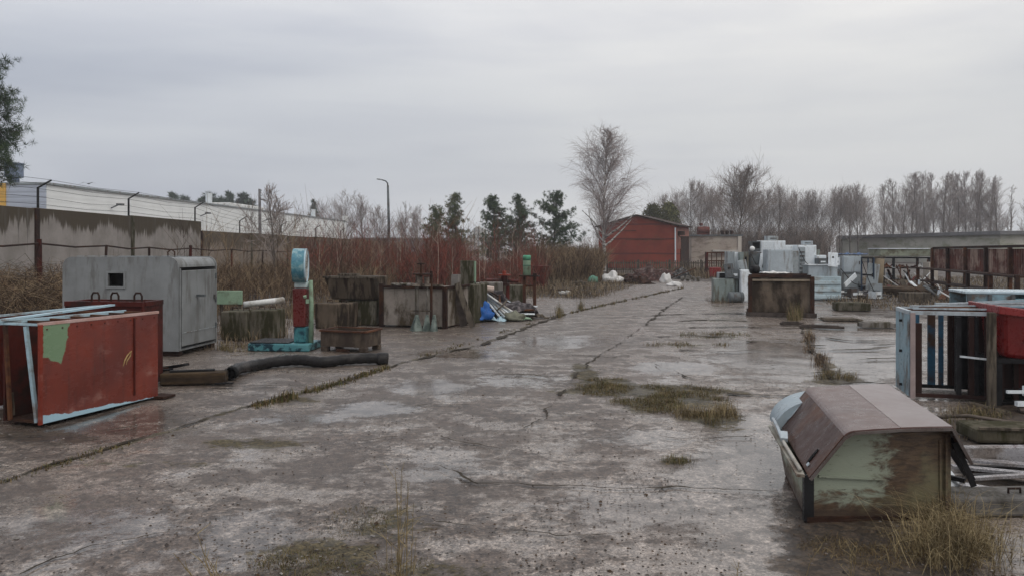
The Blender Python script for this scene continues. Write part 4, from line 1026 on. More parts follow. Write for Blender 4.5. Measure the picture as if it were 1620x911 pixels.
e = sp_[-1]; d = (sp_[-1] - sp_[-2]).normalized()
mb = MB(); mb.tube([e - d * .16, e - d * .12, e + d * .0, e + d * .012], [.08, .094, .094, .08], 16); mb.build('end_collar', RUBBER, hose, True)
e = sp_[0]; d = (sp_[0] - sp_[1]).normalized()
mb = MB(); mb.tube([e - d * .05, e + d * .05], [.09, .088], 16, cap=False); mb.tube([e - d * .02, e - d * .015], .07, 12); mb.build('torn_end', BLACK, hose, True)
# sleeper in front of it
g = G(252, 610); g2 = G(356, 607)
sl2 = thing('timber_sleeper', 'rotten dark timber sleeper with grass along it, at the open end of the hose', 'timber', (g.x, g.y, 0), math.atan2(g2.y - g.y, g2.x - g.x))
mb = MB(); ln = (g2 - g).length; mb.box(0, ln, 0, .22, .0, .15); mb.build('beam', W('rotten_timber', (0.045, 0.031, 0.021), (0.021, 0.016, 0.012), 4, stain=(0.072, 0.048, 0.027), amt=.4, streak=(.6, 4, 4), rough=.9, bump=.6), sl2, bevel=.02)
mb = MB(); mb.bar((.1, .1, .165), (ln - .15, .14, .165), .05, .02); mb.bar((ln - .12, .02, .01), (ln + .1, -.03, .012), .05, .02); mb.build('iron_strap', STEEL, sl2)
sc2 = thing('steel_offcuts', 'tangle of dark steel offcuts between the red frame and the timber', 'offcuts', (G(268, 600).x, G(268, 600).y + .1, 0))
for k in range(6):
    mb = MB(); a = U(-.5, .5); x = U(-.2, .15); mb.bar((x - .18, U(-.1, .2), .02 + .02 * k), (x + .2, U(-.1, .2) + a * .2, .04 + .03 * k), .06, .03); mb.build('offcut', STEEL if k % 2 else DRUST, sc2)

# --- mossy concrete blocks
def block(px0, px1, py, ytop, Y, dpt, mat, label, rz=YAW, chip=1, z0=0.0, taper=0.0, cat='concrete block', recess=False):
    a = at(px0, 395, Y); b = at(px1, 395, Y); w = (b.x - a.x) * .97; h = at(0, ytop, Y).z - z0
    t = thing('concrete_block', label, cat, (a.x, Y + .1, z0), rz)
    mb = MB(); mb.hexa([Vector(q) for q in ((taper, taper * .5, 0), (w - taper * .3, taper * .5, 0), (w - taper * .3, dpt, 0), (taper, dpt, 0), (0, 0, h), (w, 0, h), (w, dpt, h), (0, dpt, h))])
    o = mb.build('body', mat, t, bevel=.025)
    for k in range(2):
        mb = MB(); x = w * (.28 + .44 * k); mb.tube([(x - .06, dpt * .5, h - .01), (x - .05, dpt * .5, h + .05), (x + .05, dpt * .5, h + .05), (x + .06, dpt * .5, h - .01)], .01, 6); mb.build('lifting_loop', DRUST, t)
    return t
block(346, 390, 540, 493, 14.2, .6, MOSSC, 'mossy concrete block right against the grey cabin', R(-6))
block(390, 434, 540, 491, 14.3, .55, MOSSC, 'streaked concrete block under the white pipe', R(-6))
p0 = at(386, 491, 14.45); p1 = at(448, 487.5, 14.9)
mb = MB(); mb.tube([(p0.x, p0.y, .66), (p1.x, p1.y, .72)], .055, 14); mb.tube([(p1.x, p1.y, .72), (p1.x + .015, p1.y, .721)], .048, 12); tag(mb.build('white_pipe', WHITE, smooth=True), 'short dirty white pipe lying on the mossy concrete blocks', 'pipe')
a = at(343, 395, 16); b = at(384, 395, 16)
gp = thing('green_board', 'pale green painted board standing behind the mossy blocks beside the grey cabin', 'board', (a.x, 16, 0), R(-4))
mb = MB(); mb.box(0, b.x - a.x, 0, .04, .55, .84); mb.build('panel', GREENP, gp, bevel=.01)
for x in (.05, b.x - a.x - .1):
    mb = MB(); mb.box(x, x + .05, .045, .09, 0, .82); mb.build('leg', WOOD, gp)
bs = block(496, 553, 522, 480, 16.3, .6, BRNC, 'low brown streaked block left of the concrete block stack', R(-12))
st = block(534, 602, 516, 474, 17.2, .8, MOSSC, 'broad concrete block carrying the trough, bottom of the stack')
block(590, 604, 516, 470, 17.4, .5, BRNC, 'narrow brown block between the stack and the concrete tank')
a = at(510, 395, 17.1); b = at(597, 395, 17.1)
tr = thing('concrete_trough', 'brown concrete trough with a sloped side lying on the block stack', 'trough', (a.x, 17.2, .575), R(-14))
w = (b.x - a.x); mb = MB()
mb.hexa([Vector(q) for q in ((.16, .08, 0), (w, .08, 0), (w, .7, 0), (.16, .7, 0), (0, 0, .52), (w, 0, .52), (w, .8, .52), (0, .8, .52))]); mb.build('body', BRNC, tr, bevel=.03)
mb = MB(); mb.bar((.25, .3, .55), (.7, .34, .55), .2, .05); mb.bar((-.02, .02, .50), (w + .05, .02, .50), .06, .04); mb.build('top_plank', WOOD, tr)

# --- steel cornered concrete tank and what stands about it
tk = thing('concrete_tank', 'pale square concrete tank with rusty steel corner posts', 'tank', (-1.43, 16.3, 0), R(-20))
TANKC = W('tank_concrete', (0.288, 0.252, 0.220), (0.216, 0.188, 0.160), 1.6, stain=(0.068, 0.051, 0.032), amt=.46, sscale=1.3, streak=(1.6, 1.6, .8), rough=.85, bump=.5)
mb = MB(); hollow(mb, -1.54, 0, 0, 1.28, .04, .86, .1); mb.build('wall', TANKC, tk, bevel=.012)
for (x, y) in ((-1.54, 0), (0, 0), (0, 1.28), (-1.54, 1.28)):
    mb = MB(); mb.box(x - .055, x + .035, y - .045, y + .045, 0, .95 if (x < -1 and y == 0) else .9); mb.build('corner_post', DRUST, tk)
mb = MB()
for (a, b) in (((-1.5, -.015, .885), (-.04, -.015, .885)), ((.01, .04, .885), (.01, 1.24, .885))): mb.bar(a, b, .06, .05)
mb.build('top_rim', DRUST, tk)
rnd = random.Random(9)
for k in range(5):
    mb = MB(); mb.blob((0, 0, 0), (.09 + .05 * rnd.random(), .06, .04), k, .3); b = mb.build('rubble', CONC, None, True, loc=(-2.55 + .13 * k, 16.75 - .05 * k, .93)); tag(b, 'small lump of rubble on the rim of the concrete tank, left of the valve', 'rubble', 'rubble on the tank rim')
mb = MB(); mb.bar((-2.15, 16.52, .93), (-1.5, 16.3, .935), .07, .03); tag(mb.build('rim_plank', WOOD), 'thin plank on the rim of the concrete tank, right of the valve', 'plank')
c = at(668, 395, 15.95)
vs_ = thing('valve_assembly', 'old pipe valve with a handwheel, two pale pipes and cone feet against the concrete tank', 'valve', (c.x, 15.95, 0), R(-14))
CONE = W('pale_cone', (.20, .235, .21), (.13, .16, .14), 5, stain=(.07, .09, .08), amt=.5, sscale=5, rough=.5)
for (x, w) in ((-.13, .15), (.10, .1), (.26, .09)):
    mb = MB(); mb.tube([(x, 0, .0), (x, 0, .02), (x + .01, 0, .34)], [w, w * .94, .03], 4 if x < 0 else 5); mb.build('cone_foot', CONE, vs_)
for (x, r) in ((-.12, .042), (.11, .024)):
    mb = MB(); mb.cyl((x, 0, .36), (x, 0, .93), r, 10); mb.build('pipe', CONC, vs_, True)
mb = MB(); mb.cyl((.19, .03, .05), (.19, .03, 1.25), .03, 8); mb.build('rear_post', DRUST, vs_)
mb = MB(); mb.bar((-.25, -.02, .42), (.2, -.02, .42), .045, .03); mb.build('crossbar', WOOD, vs_)
mb = MB(); mb.cyl((-.12, 0, .93), (-.12, 0, .98), .11, 12); mb.cyl((.1, 0, .93), (.1, 0, .98), .09, 12); mb.cyl((-.07, 0, .98), (-.07, 0, 1.16), .07, 12); mb.cyl((.1, 0, .98), (.1, 0, 1.12), .055, 10); mb.build('valve_body', W('scabby_metal', (.26, .22, .18), (.05, .035, .03), 9, rough=.7), vs_)
mb = MB(); mb.cyl((-.0, 0, 1.17), (-.0, 0, 1.2), .2, 14); mb.build('flange', DRUST, vs_)
mb = MB(); mb.cyl((-.03, 0, 1.2), (-.03, 0, 1.42), .018, 6); mb.build('stem', DRUST, vs_)
mb = MB(); ring = [(-.03 + .075 * math.cos(t * math.pi / 6), .075 * math.sin(t * math.pi / 6), 1.40) for t in range(13)]; mb.tube(ring, .014, 5); mb.bar((-.1, 0, 1.40), (.04, 0, 1.40), .016); mb.bar((-.03, -.07, 1.40), (-.03, .07, 1.40), .016); mb.build('handwheel', DRUST, vs_)
for k, (x0, x1, y0, y1, Y, lab) in enumerate(((723, 748, 448, 518, 16.5, 'long grey plank leaning against the right side of the concrete tank'), (722, 734, 452, 514, 16.7, 'shorter dark plank behind the leaning grey plank'))):
    a = at(x1, 395, Y); a.z = .02; b = at(x0, y0, Y + .15)
    mb = MB(); mb.bar(a, b, .13 if k == 0 else .16, .035, (0, 1, .2)); tag(mb.build('leaning_plank', WOOD if k == 0 else DBARK), lab, 'plank')
a = at(740, 395, 18.6)
cp = thing('concrete_post', 'tall green stained concrete post standing behind the tank', 'post', (a.x, 18.6, 0), R(-15))
mb = MB(); mb.prism([(-.17, -.08), (.17, -.08), (.17, .08), (-.17, .08)], (0, 0, 0), (1, 0, 0), (0, 1, 0), (0, 0, 1), 0, 1.43); mb.build('shaft', MOSSC, cp, bevel=.015)
mb = MB(); mb.box(.172, .2, -.04, .05, .1, 1.41); mb.build('edge_strip', GREENP, cp)
a = at(721, 395, 17.1)
mb = MB(); mb.box(-.085, .085, -.08, .08, 0, .27); mb.box(-.05, .05, -.083, -.081, .18, .2); tag(mb.build('small_block', CONC, None, bevel=.015, loc=(a.x, 17.2, .865), rz=R(-20)), 'small grey concrete cube standing on the tank beside the green post', 'concrete block')
block(731, 752, 514, 451, 17.4, .9, MOSSC, 'tall mossy concrete slab right of the tank, before the scrap heap', R(-18))
block(752, 792, 500, 447, 20.2, .5, CONC, 'pale concrete slab standing behind the scrap heap', R(-10))
block(797, 828, 476, 452, 24.5, .8, MOSSC, 'low grey block behind the rusty pipe post', R(-10))

# --- scrap heap
base = G(800, 506)
def pole(px0, py0, Y0, px1, py1, Y1, r, mat, name, label, cat, group=None, flat=False, z1=None):
    a = at(px0, py0, Y0); b = at(px1, py1, Y1)
    if b.z < .03: b.z = .03
    mb = MB()
    if flat: mb.bar(a, b, r * 2.6, r)
    else: mb.tube([a, a.lerp(b, .5) + Vector((0, 0, -.02)), b], r, 8)
    return tag(mb.build(name, mat, None, not flat), label, cat, group)
mb = MB()
mb.blob((0, 0, 0), (.85, .6, .42), 3, .3, 2.2, 22, 12, flat=.2); tag(mb.build('rubbish_mound', W('dark_rubbish', (.05, .042, .042), (.02, .018, .02), 8, stain=(.16, .14, .14), amt=.35, sscale=9, rough=.75, bump=1, bscale=14), None, False, loc=(-.28, 18.9, 0)), 'mound of dark rubbish under the poles of the scrap heap', 'rubbish')
for k in range(6):
    pole(753 + k * 4, 452 + k * 3, 18.7 - .1 * k, 790 + k * 8, 500 + k * 1.0, 18.0 + .05 * k, .026, (LGREY, GALV, WHITE)[k % 3], 'scrap_pole', 'pale thin pole slanting down to the right over the blue tarpaulin', 'pole', 'pale slanting poles')
for k in range(5):
    pole(768 + k * 6, 456 + k * 5, 19.2, 838 + k * 3, 497 - k * 3, 18.9 + .1 * k, .022, (DRUST, GALV, DGREY, DRUST, LGREY)[k], 'scrap_rod', 'rod slanting down towards the foot of the green cylinder stand', 'rod', 'rods of the scrap heap')
pole(803, 473, 18.3, 786, 491, 18.0, .018, WOOD, 'scrap_stick', 'short stick leaning the other way across the slanting poles', 'stick')
pole(755, 452, 18.75, 781, 458, 18.7, .075, W('pinkish_roll', (.50, .40, .35), (.42, .33, .28), 3, rough=.6), 'rolled_sheet', 'pale pinkish roll lying on top of the scrap heap', 'roll')
pole(750, 453, 18.6, 762, 478, 18.4, .065, W('pale_roll', (.52, .46, .42), (.42, .37, .34), 3, rough=.6), 'rolled_sheet', 'pale roll hanging down the left side of the scrap heap', 'roll')
c = at(764, 395, 17.95); mb = MB(); mb.blob((0, 0, 0), (.24, .22, .30), 12, .35, 2.2, 20, 12, flat=.15); tag(mb.build('tarpaulin', TARP, None, True, loc=(c.x, 18.0, .1)), 'crumpled bright blue tarpaulin at the foot of the scrap heap', 'tarpaulin')
c = at(812, 395, 18.1); mb = MB(); mb.blob((0, 0, 0), (.28, .2, .15), 22, .35, 2.5, 20, 10, flat=.15); tag(mb.build('canvas_bundle', W('grey_green_canvas', (.20, .20, .15), (.13, .13, .10), 5, rough=.8), None, True, loc=(c.x, 18.2, .04)), 'grey green canvas bundle right of the blue tarpaulin', 'bundle')
for k, (px, py, sx, sy, mt, lab) in enumerate(((772, 506, .8, .35, DGREY, 'dark crumpled sheet on the ground below the blue tarpaulin'), (805, 504, .7, .3, LGREY, 'pale crumpled plastic sheet in front of the canvas bundle'), (845, 503, .75, .25, WOOD, 'flat strip of debris pointing right from the scrap heap'), (785, 508, .45, .2, LBLUE, 'small pale blue scrap at the front edge of the heap'))):
    c = G(px, py); mb = MB(); mb.crumple((0, 0, 0), sx, sy, 0, 3 + k, .14); tag(mb.build('debris_sheet', mt, None, False, loc=c, rz=U(-.2, .2)), lab, 'sheet')

# --- green cylinder on its rusty stand, rusty valve post
sd_ = thing('rusty_stand', 'rusty two legged steel stand with a small table top', 'stand', (.47, 20.4, 0), R(-10))
for x in (-.14, .14):
    mb = MB(); mb.box(x - .04, x + .04, -.04, .04, 0, .97); mb.build('leg', RUST, sd_)
mb = MB(); mb.bar((-.1, 0, .73), (.1, 0, .73), .07, .05); mb.bar((-.1, 0, .12), (.1, 0, .12), .06); mb.build('crossbar', RUST, sd_)
mb = MB(); mb.box(-.26, .26, -.16, .16, .973, 1.01); mb.box(.1, .2, -.05, .05, 1.012, 1.06); mb.build('table_top', DRUST, sd_)
gc = thing('gas_cylinder', 'short bright green cylinder standing on the rusty stand', 'cylinder', (.40, 20.38, 1.012))
mb = MB(); mb.tube([(0, 0, 0), (0, 0, .005), (0, 0, .42), (0, 0, .45)], [.09, .105, .105, .1], 18); mb.build('body', GREENP, gc, True)
mb = MB(); mb.tube([(0, 0, .40), (0, 0, .51), (0, 0, .535)], [.112, .112, .09], 18); mb.build('cap', GREENB, gc, True)
mb = MB(); mb.cyl((0, 0, .25), (0, 0, .28), .11, 18); mb.build('band', GREENB, gc, True)
mb = MB(); mb.blob((0, 0, .05), .06, 3, .2); tag(mb.build('pale_stone', CONC, None, True, loc=(.47, 20.2, 0)), 'pale round stone at the foot of the rusty stand', 'stone')
c = at(798, 395, 23.5)
vp = thing('valve_post', 'rusty red valve on a short pipe post left of the green cylinder', 'valve', (c.x, 23.5, 0))
mb = MB(); mb.cyl((-.08, 0, 0), (-.08, 0, .62), .06, 10); mb.cyl((.1, 0, 0), (.1, 0, .58), .06, 10); mb.build('leg', DRED, vp)
mb = MB(); mb.cyl((0, 0, .58), (0, 0, .68), .16, 12); mb.cyl((0, 0, .68), (0, 0, .9), .1, 12); mb.cyl((-.55, 0, .72), (-.1, 0, .72), .09, 10); mb.cyl((.1, 0, .74), (.42, 0, .72), .05, 8); mb.build('valve_body', DRED, vp)
mb = MB(); mb.cyl((0, 0, .9), (0, 0, .94), .19, 14); mb.cyl((0, 0, .94), (0, 0, 1.05), .06, 8); mb.build('handwheel', RED, vp)
c = at(862, 395, 31)
mb = MB(); mb.box(-.3, .3, -.2, .2, 0, .9); mb.box(-.35, .35, -.25, .25, .902, 1.0); tag(mb.build('rusty_box', DRED, None, bevel=.02, loc=(c.x - .1, 33, 0)), 'dark red rusty box half hidden in the brush right of the green cylinder', 'box')

# ================================================================== far verge debris
def lump(px, py, w, h, mat, seed, name, label, cat, amp=.35, group=None, freq=2.0, dp=.7):
    g = G(px, py); s = g.y / F; mb = MB(); mb.blob((0, 0, 0), (w * s / 2, w * s / 2 * dp, h * s), seed, amp, freq, 22, 12, flat=.1)
    return tag(mb.build(name, mat, None, True, loc=(g.x, g.y, 0)), label, cat, group)
WBAG = W('white_sack', (.66, .64, .62), (.50, .49, .47), 4, rough=.6)
lump(969, 446, 30, 15, WBAG, 31, 'white_sack', 'white sack lying on the verge left of the rusty scrap mound', 'sack')
lump(1054, 447, 16, 13, WBAG, 33, 'white_sack', 'upright white sack right of the rusty scrap mound by the road', 'sack')
lump(1068, 452, 24, 6, WBAG, 34, 'white_sack', 'flattened white sack nearest the road', 'sack', .3)
lump(938, 447, 18, 11, W('green_drum', (.14, .30, .22), (.10, .22, .16), 3, rough=.5), 35, 'green_tub', 'rounded green tub left of the white sacks', 'tub', .12)
lump(1030, 444, 62, 17, W('scrap_rust', (.09, .04, .032), (.035, .022, .02), 7, stain=(.16, .12, .11), amt=.36, sscale=5, rough=.8, bump=1, bscale=6), 36, 'rusty_scrap_mound', 'mound of dark rusty scrap before the picket fence', 'scrap', .45, None, 3.2)
lump(1076, 441, 30, 13, W('dark_scrap', (.05, .045, .042), (.02, .02, .02), 7, stain=(.2, .19, .18), amt=.33, sscale=6, rough=.7, bump=1), 37, 'dark_scrap_mound', 'smaller dark scrap mound right of the rusty one', 'scrap', .45, None, 3.2)
lump(1010, 449, 36, 9, DRUST, 38, 'rusty_coil', 'low heap of rusty wire at the foot of the scrap mound', 'wire heap', .5, None, 3)
for k, (px, py, w, h, mt, lab) in enumerate(((1000, 449, 22, 12, DRUST, 'rusty grille leaning between the white sack and the scrap mound'), (880, 462, 40, 6, DRUST, 'rusty trough half hidden in the verge grass'), (893, 466, 14, 6, WHITE, 'small white plastic scrap in the verge grass'), (915, 452, 22, 8, WOOD, 'weathered crate side in the verge grass left of the green tub'), (1090, 445, 26, 8, CONC, 'pale concrete lump at the end of the verge by the road'))):
    g = G(px, py); s = g.y / F; t = thing('verge_scrap', lab, 'scrap', g, U(-.4, .2))
    for j in range(4):
        mb = MB(); x = (-.5 + j / 3.2) * w * s; mb.box(x, x + w * s * .2, -.04 * j, .3 + .05 * j, .02, h * s * U(.7, 1.05)); mb.build('piece', mt, t, bevel=.01)
    mb = MB(); mb.bar((-w * s / 2, -.06, h * s * .5), (w * s / 2, -.06, h * s * .6), .07); mb.build('crossbar', mt, t)
for k in range(9):
    px = 1008 + k * 7; g = G(px, 443); a = Vector((g.x, g.y - 1.0, .1 + .05 * (k % 3))); b = a + Vector((U(-.3, 1.3), U(-.3, .5), U(.2, .75)))
    mb = MB(); mb.bar(a, b, .06, .05); tag(mb.build('scrap_bar', (DRUST, RUST, DGREY)[k % 3]), 'rusty bar sticking out of the scrap mound by the picket fence', 'bar', 'bars of the scrap mound')
g = at(1132, 395, 46)
rm = thing('red_machine_frame', 'red and rusty machine frame at the end of the road by the beige block', 'machine frame', (g.x - .5, 46, 0), R(-8))
for (x, y) in ((0, 0), (1.2, 0), (0, .8), (1.2, .8)):
    mb = MB(); mb.box(x - .05, x + .05, y - .05, y + .05, 0, 1.55); mb.build('post', DRED, rm)
for z_ in (.5, 1.0, 1.5):
    for y in (0, .8):
        mb = MB(); mb.bar((.052, y, z_), (1.148, y, z_), .07); mb.build('rail', RUST, rm)
mb = MB(); mb.box(.1, .8, -.15, .5, .05, .62); mb.build('hopper', BRED, rm, bevel=.03)
for x in (.3, .6, .9):
    mb = MB(); mb.bar((x, .4, .65), (x, .4, 1.5), .05); mb.build('bar', RUST, rm)
# ================================================================== right side: crate, cabinets, racks
cr_ = thing('concrete_crate', 'brown concrete crate with rusty steel corners on skids, right of the road', 'crate', (6.15, 19.6, 0), YAW)
CRC = W('brown_crate_concrete', (0.160, 0.124, 0.092), (0.096, 0.072, 0.052), 1.8, stain=(0.036, 0.026, 0.018), amt=.46, sscale=1.5, streak=(1.5, 1.5, .6), rough=.8, bump=.5)
mb = MB(); hollow(mb, 0, 1.50, 0, 1.3, .1, .98, .09); mb.build('wall', CRC, cr_, bevel=.012)
for (x, y) in ((0, 0), (1.50, 0), (0, 1.3), (1.50, 1.3)):
    mb = MB(); mb.box(x - .05, x + .05, y - .05, y + .04, 0.02, 1.02); mb.build('corner_post', DRUST, cr_)
mb = MB(); mb.bar((.05, -.02, 1.02), (1.45, -.02, 1.02), .09, .07); mb.bar((.05, 1.31, 1.02), (1.45, 1.31, 1.02), .09, .07); mb.build('top_rim', DRUST, cr_)
mb = MB(); mb.bar((.06, -.035, .92), (1.44, -.035, .93), .05, .05); mb.build('pale_rail', W('bare_metal_edge', (.30, .25, .18), (.2, .16, .12), 4, rough=.5), cr_)
mb = MB(); mb.bar((-.1, -.04, .05), (1.6, -.04, .05), .14, .1); mb.bar((-.1, 1.2, .05), (1.6, 1.2, .05), .14, .1); mb.build('skid', DBARK, cr_)
p = at(1222, 436, 20.6)
mb = MB(); mb.crumple((0, 0, 0), .72, .4, 0, 41, .12, 8); tag(mb.build('foil_sheet', WHITE, None, loc=(p.x, 20.3, 1.06), rz=.1), 'crumpled white sheet on top of the brown concrete crate', 'sheet')
mb = MB(); mb.cyl((0, 0, 0), (.2, .05, 0), .11, 14); tag(mb.build('dark_pipe_end', STEEL, None, True, loc=(at(1190, 395, 20.2).x, 20.3, 1.17)), 'dark pipe end beside the crumpled white sheet on the crate', 'pipe')

def cabinet(px0, px1, ytop, ybot, Y, dpt, mat, label, rz=0.0, door=True, z0=None, name='metal_cabinet', cat='cabinet', vents=0, slot=None, ribs=0, lid=None, group=None, handle=True, kind=2, dmat=None):
    a = at(px0, 395, Y); w = (px1 - px0) / F * Y; zt = at(0, ytop, Y).z; zb = max(0, at(0, ybot, Y).z) if z0 is None else z0
    h = zt - zb; t = thing(name, label, cat, (a.x, Y, zb), rz, group)
    mb = MB()
    if slot:
        x0, x1, q0, q1 = [slot[0] * w, slot[1] * w, slot[2] * h, slot[3] * h]
        mb.box(0, w, .02, dpt, 0, h); mb.build('body', mat, t, bevel=.008)
        mb = MB(); mb.box(0, x0, 0, .018, 0, h); mb.box(x1, w, 0, .018, 0, h)
        if q0 > .02: mb.box(x0, x1, 0, .018, 0, q0)
        if q1 < h - .02: mb.box(x0, x1, 0, .018, q1, h)
        mb.build('front_frame', mat, t)
        mb = MB(); mb.box(x0 + .001, x1 - .001, .008, .018, q0 + .001, q1 - .001); mb.build('opening_shade', BLACK, t)  # black plate in place of the shaded inside of the opening
    else:
        mb.box(0, w, 0, dpt, 0, h); mb.build('body', mat, t, bevel=.01)
    if door and not slot:
        n = kind if w > .75 else 1
        for k in range(n):
            mb = MB(); mb.box(w * k / n + .02, w * (k + 1) / n - .012, -.018, -.002, .04, h - .035); d = mb.build('door', dmat or mat, t, bevel=.006)
            if handle:
                x = w * (k + 1) / n - .09 if k == 0 else w * k / n + .07
                mb = MB(); mb.box(x, x + .025, -.045, -.02, h * .5, h * .5 + .12); mb.build('handle', DGREY, d)
    for k in range(vents):
        mb = MB(); zz = h * (.25 + .55 * k / max(1, vents)); mb.box(w * .2, w * .8, -.03, -.02, zz, zz + .035); mb.build('vent', DGREY, t)
    for k in range(ribs):
        mb = MB(); zz = h * (.06 + .9 * k / ribs); mb.box(.01, w - .01, -.035, -.003, zz, zz + h * .45 / ribs); mb.build('rib', mat, t, bevel=.012)
    if lid:
        mb = MB(); mb.box(-.03, w + .04, -.05, dpt + .03, h + .002, h + .03); mb.build('lid', lid, t)
    return t
PGRN = W('grey_green_paint', (.27, .31, .29), (.20, .235, .225), 2, stain=(.12, .11, .085), amt=.4, streak=(3, 3, .6), rough=.5)
# lower left row
cabinet(1129, 1147, 441, 477, 24.9, .6, PGRN, 'dented grey green cabinet end nearest the road', R(-8), door=False, handle=False)
cabinet(1141, 1161, 441, 476, 25.0, .6, PGRN, 'low grey cabinet with a tall black gap, at the foot of the heap', R(-8), slot=(.0, .3, .08, .95))
cabinet(1161, 1190, 441, 476, 25.05, .6, PGRN, 'low grey cabinet with a dark slot on its right side, beside the brown crate', R(-8), slot=(.22, .42, .05, .96))
g = at(1166, 395, 24.6); dr = thing('dented_drum', 'small dented grey drum lying in front of the low cabinets by the road', 'drum', (g.x - .3, 24.5, 0))
mb = MB(); mb.tube([(0, 0, .17), (.02, 0, .17), (.46, .06, .17), (.48, .06, .17)], [.15, .17, .17, .15], 16); mb.build('body', DGREY, dr, True)
for x in (.12, .36):
    mb = MB(); mb.cyl((x, x * .13, .17), (x + .02, x * .13 + .003, .17), .18, 16); mb.build('band', DGREY, dr, True)
cabinet(1137, 1172, 431.5, 441, 25.1, .55, MGREY, 'flat open fronted box lying on the low cabinets, black inside', R(-8), slot=(.03, .42, .1, .92), z0=.74)
cabinet(1150, 1162, 398, 432, 26.2, .5, MGREY, 'narrow tall grey cabinet behind the flat open box', R(-6), z0=.0)
cabinet(1161.5, 1168, 399, 432, 26.3, .4, LGREY, 'thin pale upright panel beside the narrow grey cabinet', R(-4), door=False, z0=0)
cabinet(1171, 1184, 399, 440, 26.0, .5, PGRN, 'pale grey green cabinet with a dark upright slot in its middle', R(-4), slot=(.55, .8, .35, .9), z0=0)
cabinet(1172, 1187, 427, 440.5, 24.7, .3, LGREY, 'small white box standing behind the left end of the brown crate', R(-5), door=True, z0=0)
cabinet(1187, 1206, 399, 432, 26.3, .4, DGREY, 'dark grey leaning cabinet left of the big white one', R(10), z0=0)
b_ = cabinet(1189, 1203, 382, 398.5, 26.6, .5, DGREY, 'dark box on top of the dark leaning cabinet', R(-4), slot=(.1, .9, .3, .9), z0=1.625, name='equipment_box', cat='box')
mb = MB(); mb.blob((0, 0, 0), .09, 3, .05); tag(mb.build('white_lamp_globe', WHITE, None, True, loc=(at(1190, 395, 26.2).x, 26.2, 1.73)), 'white lamp globe hanging beside the dark box on the cabinet heap', 'lamp')
cabinet(1204, 1242, 381, 432, 27.2, .6, LGREY, 'big white cabinet standing highest in the heap', R(-3), z0=0)
cabinet(1214, 1254, 395, 432, 25.4, .55, GALV, 'wide galvanised cabinet in front of the big white one', R(-3), z0=0, kind=1)
cabinet(1254, 1263, 397, 432, 25.9, .5, MGREY, 'narrow grey cabinet squeezed against the galvanised one', R(-4), z0=0, door=False)
cabinet(1242, 1262, 388, 432, 27.4, .5, LGREY, 'low flat topped pale cabinet peeping out behind the galvanised one', R(-3), z0=0)
cabinet(1262, 1291, 388, 440, 26.9, .6, LGREY, 'white cabinet with dark louvres on its left', R(-3), z0=0, kind=1, handle=False)
t = at(1263, 395, 26.8)
lv = thing('louvre_screen', 'narrow grey louvred panel leaning on the white cabinet', 'panel', (t.x, 26.75, 0), R(-3))
mb = MB(); mb.box(0, .22, 0, .03, 0, 1.78); mb.build('sheet', MGREY, lv)
for k in range(7):
    mb = MB(); mb.box(.03, .19, -.025, -.002, .75 + k * .14, .79 + k * .14); mb.build('louvre', DGREY, lv)
cabinet(1291, 1297, 395, 440, 27.1, .4, PGRN, 'thin pale green cabinet at the right step of the white ones', R(-3), z0=0, door=False)
cabinet(1292, 1307, 404, 440, 26.7, .5, LGREY, 'short white cabinet, lowest step right of the white ones', R(-3), z0=0, kind=1)
cabinet(1279, 1324, 420, 437.5, 25.7, .6, GALV, 'long flat grey box with a pale lid lying on the ribbed blue cabinet', R(-3), z0=.775, door=False, lid=LGREY)
cabinet(1286, 1330, 437.5, 475, 25.5, .65, W('pale_blue_grey', (.47, .56, .59), (.38, .47, .50), 1.5, stain=(.28, .28, .26), amt=.3, rough=.45), 'pale blue ribbed cabinet lying on its side right of the brown crate', R(-3), z0=0.02, door=False, ribs=3)
cabinet(1334, 1362, 405, 432, 27.4, .6, GALV, 'upper half of a tall grey cabinet under the dark blue sheet', R(-3), z0=.86, kind=1)
cabinet(1334, 1361, 432, 460, 27.45, .6, MGREY, 'lower half of a tall grey cabinet behind the white scraps', R(-3), z0=0, kind=1)
p = at(1338, 395, 27.3); mb = MB(); mb.crumple((0, 0, 0), .95, .8, 0, 51, .16, 12); tag(mb.build('blue_sheet', W('dark_blue_sheet', (.07, .12, .22), (.05, .085, .16), 3, rough=.4), None, loc=(p.x + .42, 27.8, 1.5), rz=-.05), 'dark blue plastic sheet draped on top of the tall grey cabinet', 'plastic sheet')
p = at(1309, 395, 27.6)
for k, (px, yt) in enumerate(((1311, 407), (1321, 409))):
    cabinet(px, px + 9, yt, 440, 28.2, .4, DRUST if k == 0 else DGREY, ('rusty', 'dark')[k] + ' upright box in the gap between the white and the tall grey cabinets', 0, z0=0, name='upright_box', cat='box')
# dark blue trolley frame
fr = thing('blue_trolley_frame', 'dark blue tubular frame standing right of the tall grey cabinet', 'frame', (at(1363, 395, 27).x, 27, 0), R(-4))
for (x, y) in ((0, 0), (.42, 0), (0, .5), (.42, .5)):
    mb = MB(); mb.cyl((x, y, 0), (x, y, 1.42), .03, 8); mb.build('post', W('navy_paint', (.04, .065, .10), (.03, .045, .07), 4, rough=.45) if (x, y) == (0, 0) else bpy.data.materials['navy_paint'], fr)
for z_ in (.35, .8, 1.4):
    for y in (0, .5):
        mb = MB(); mb.bar((.03, y, z_), (.39, y, z_), .05); mb.build('rail', STEEL, fr)
mb = MB(); mb.box(.02, .4, .05, .45, .38, .42); mb.build('shelf', DGREY, fr)
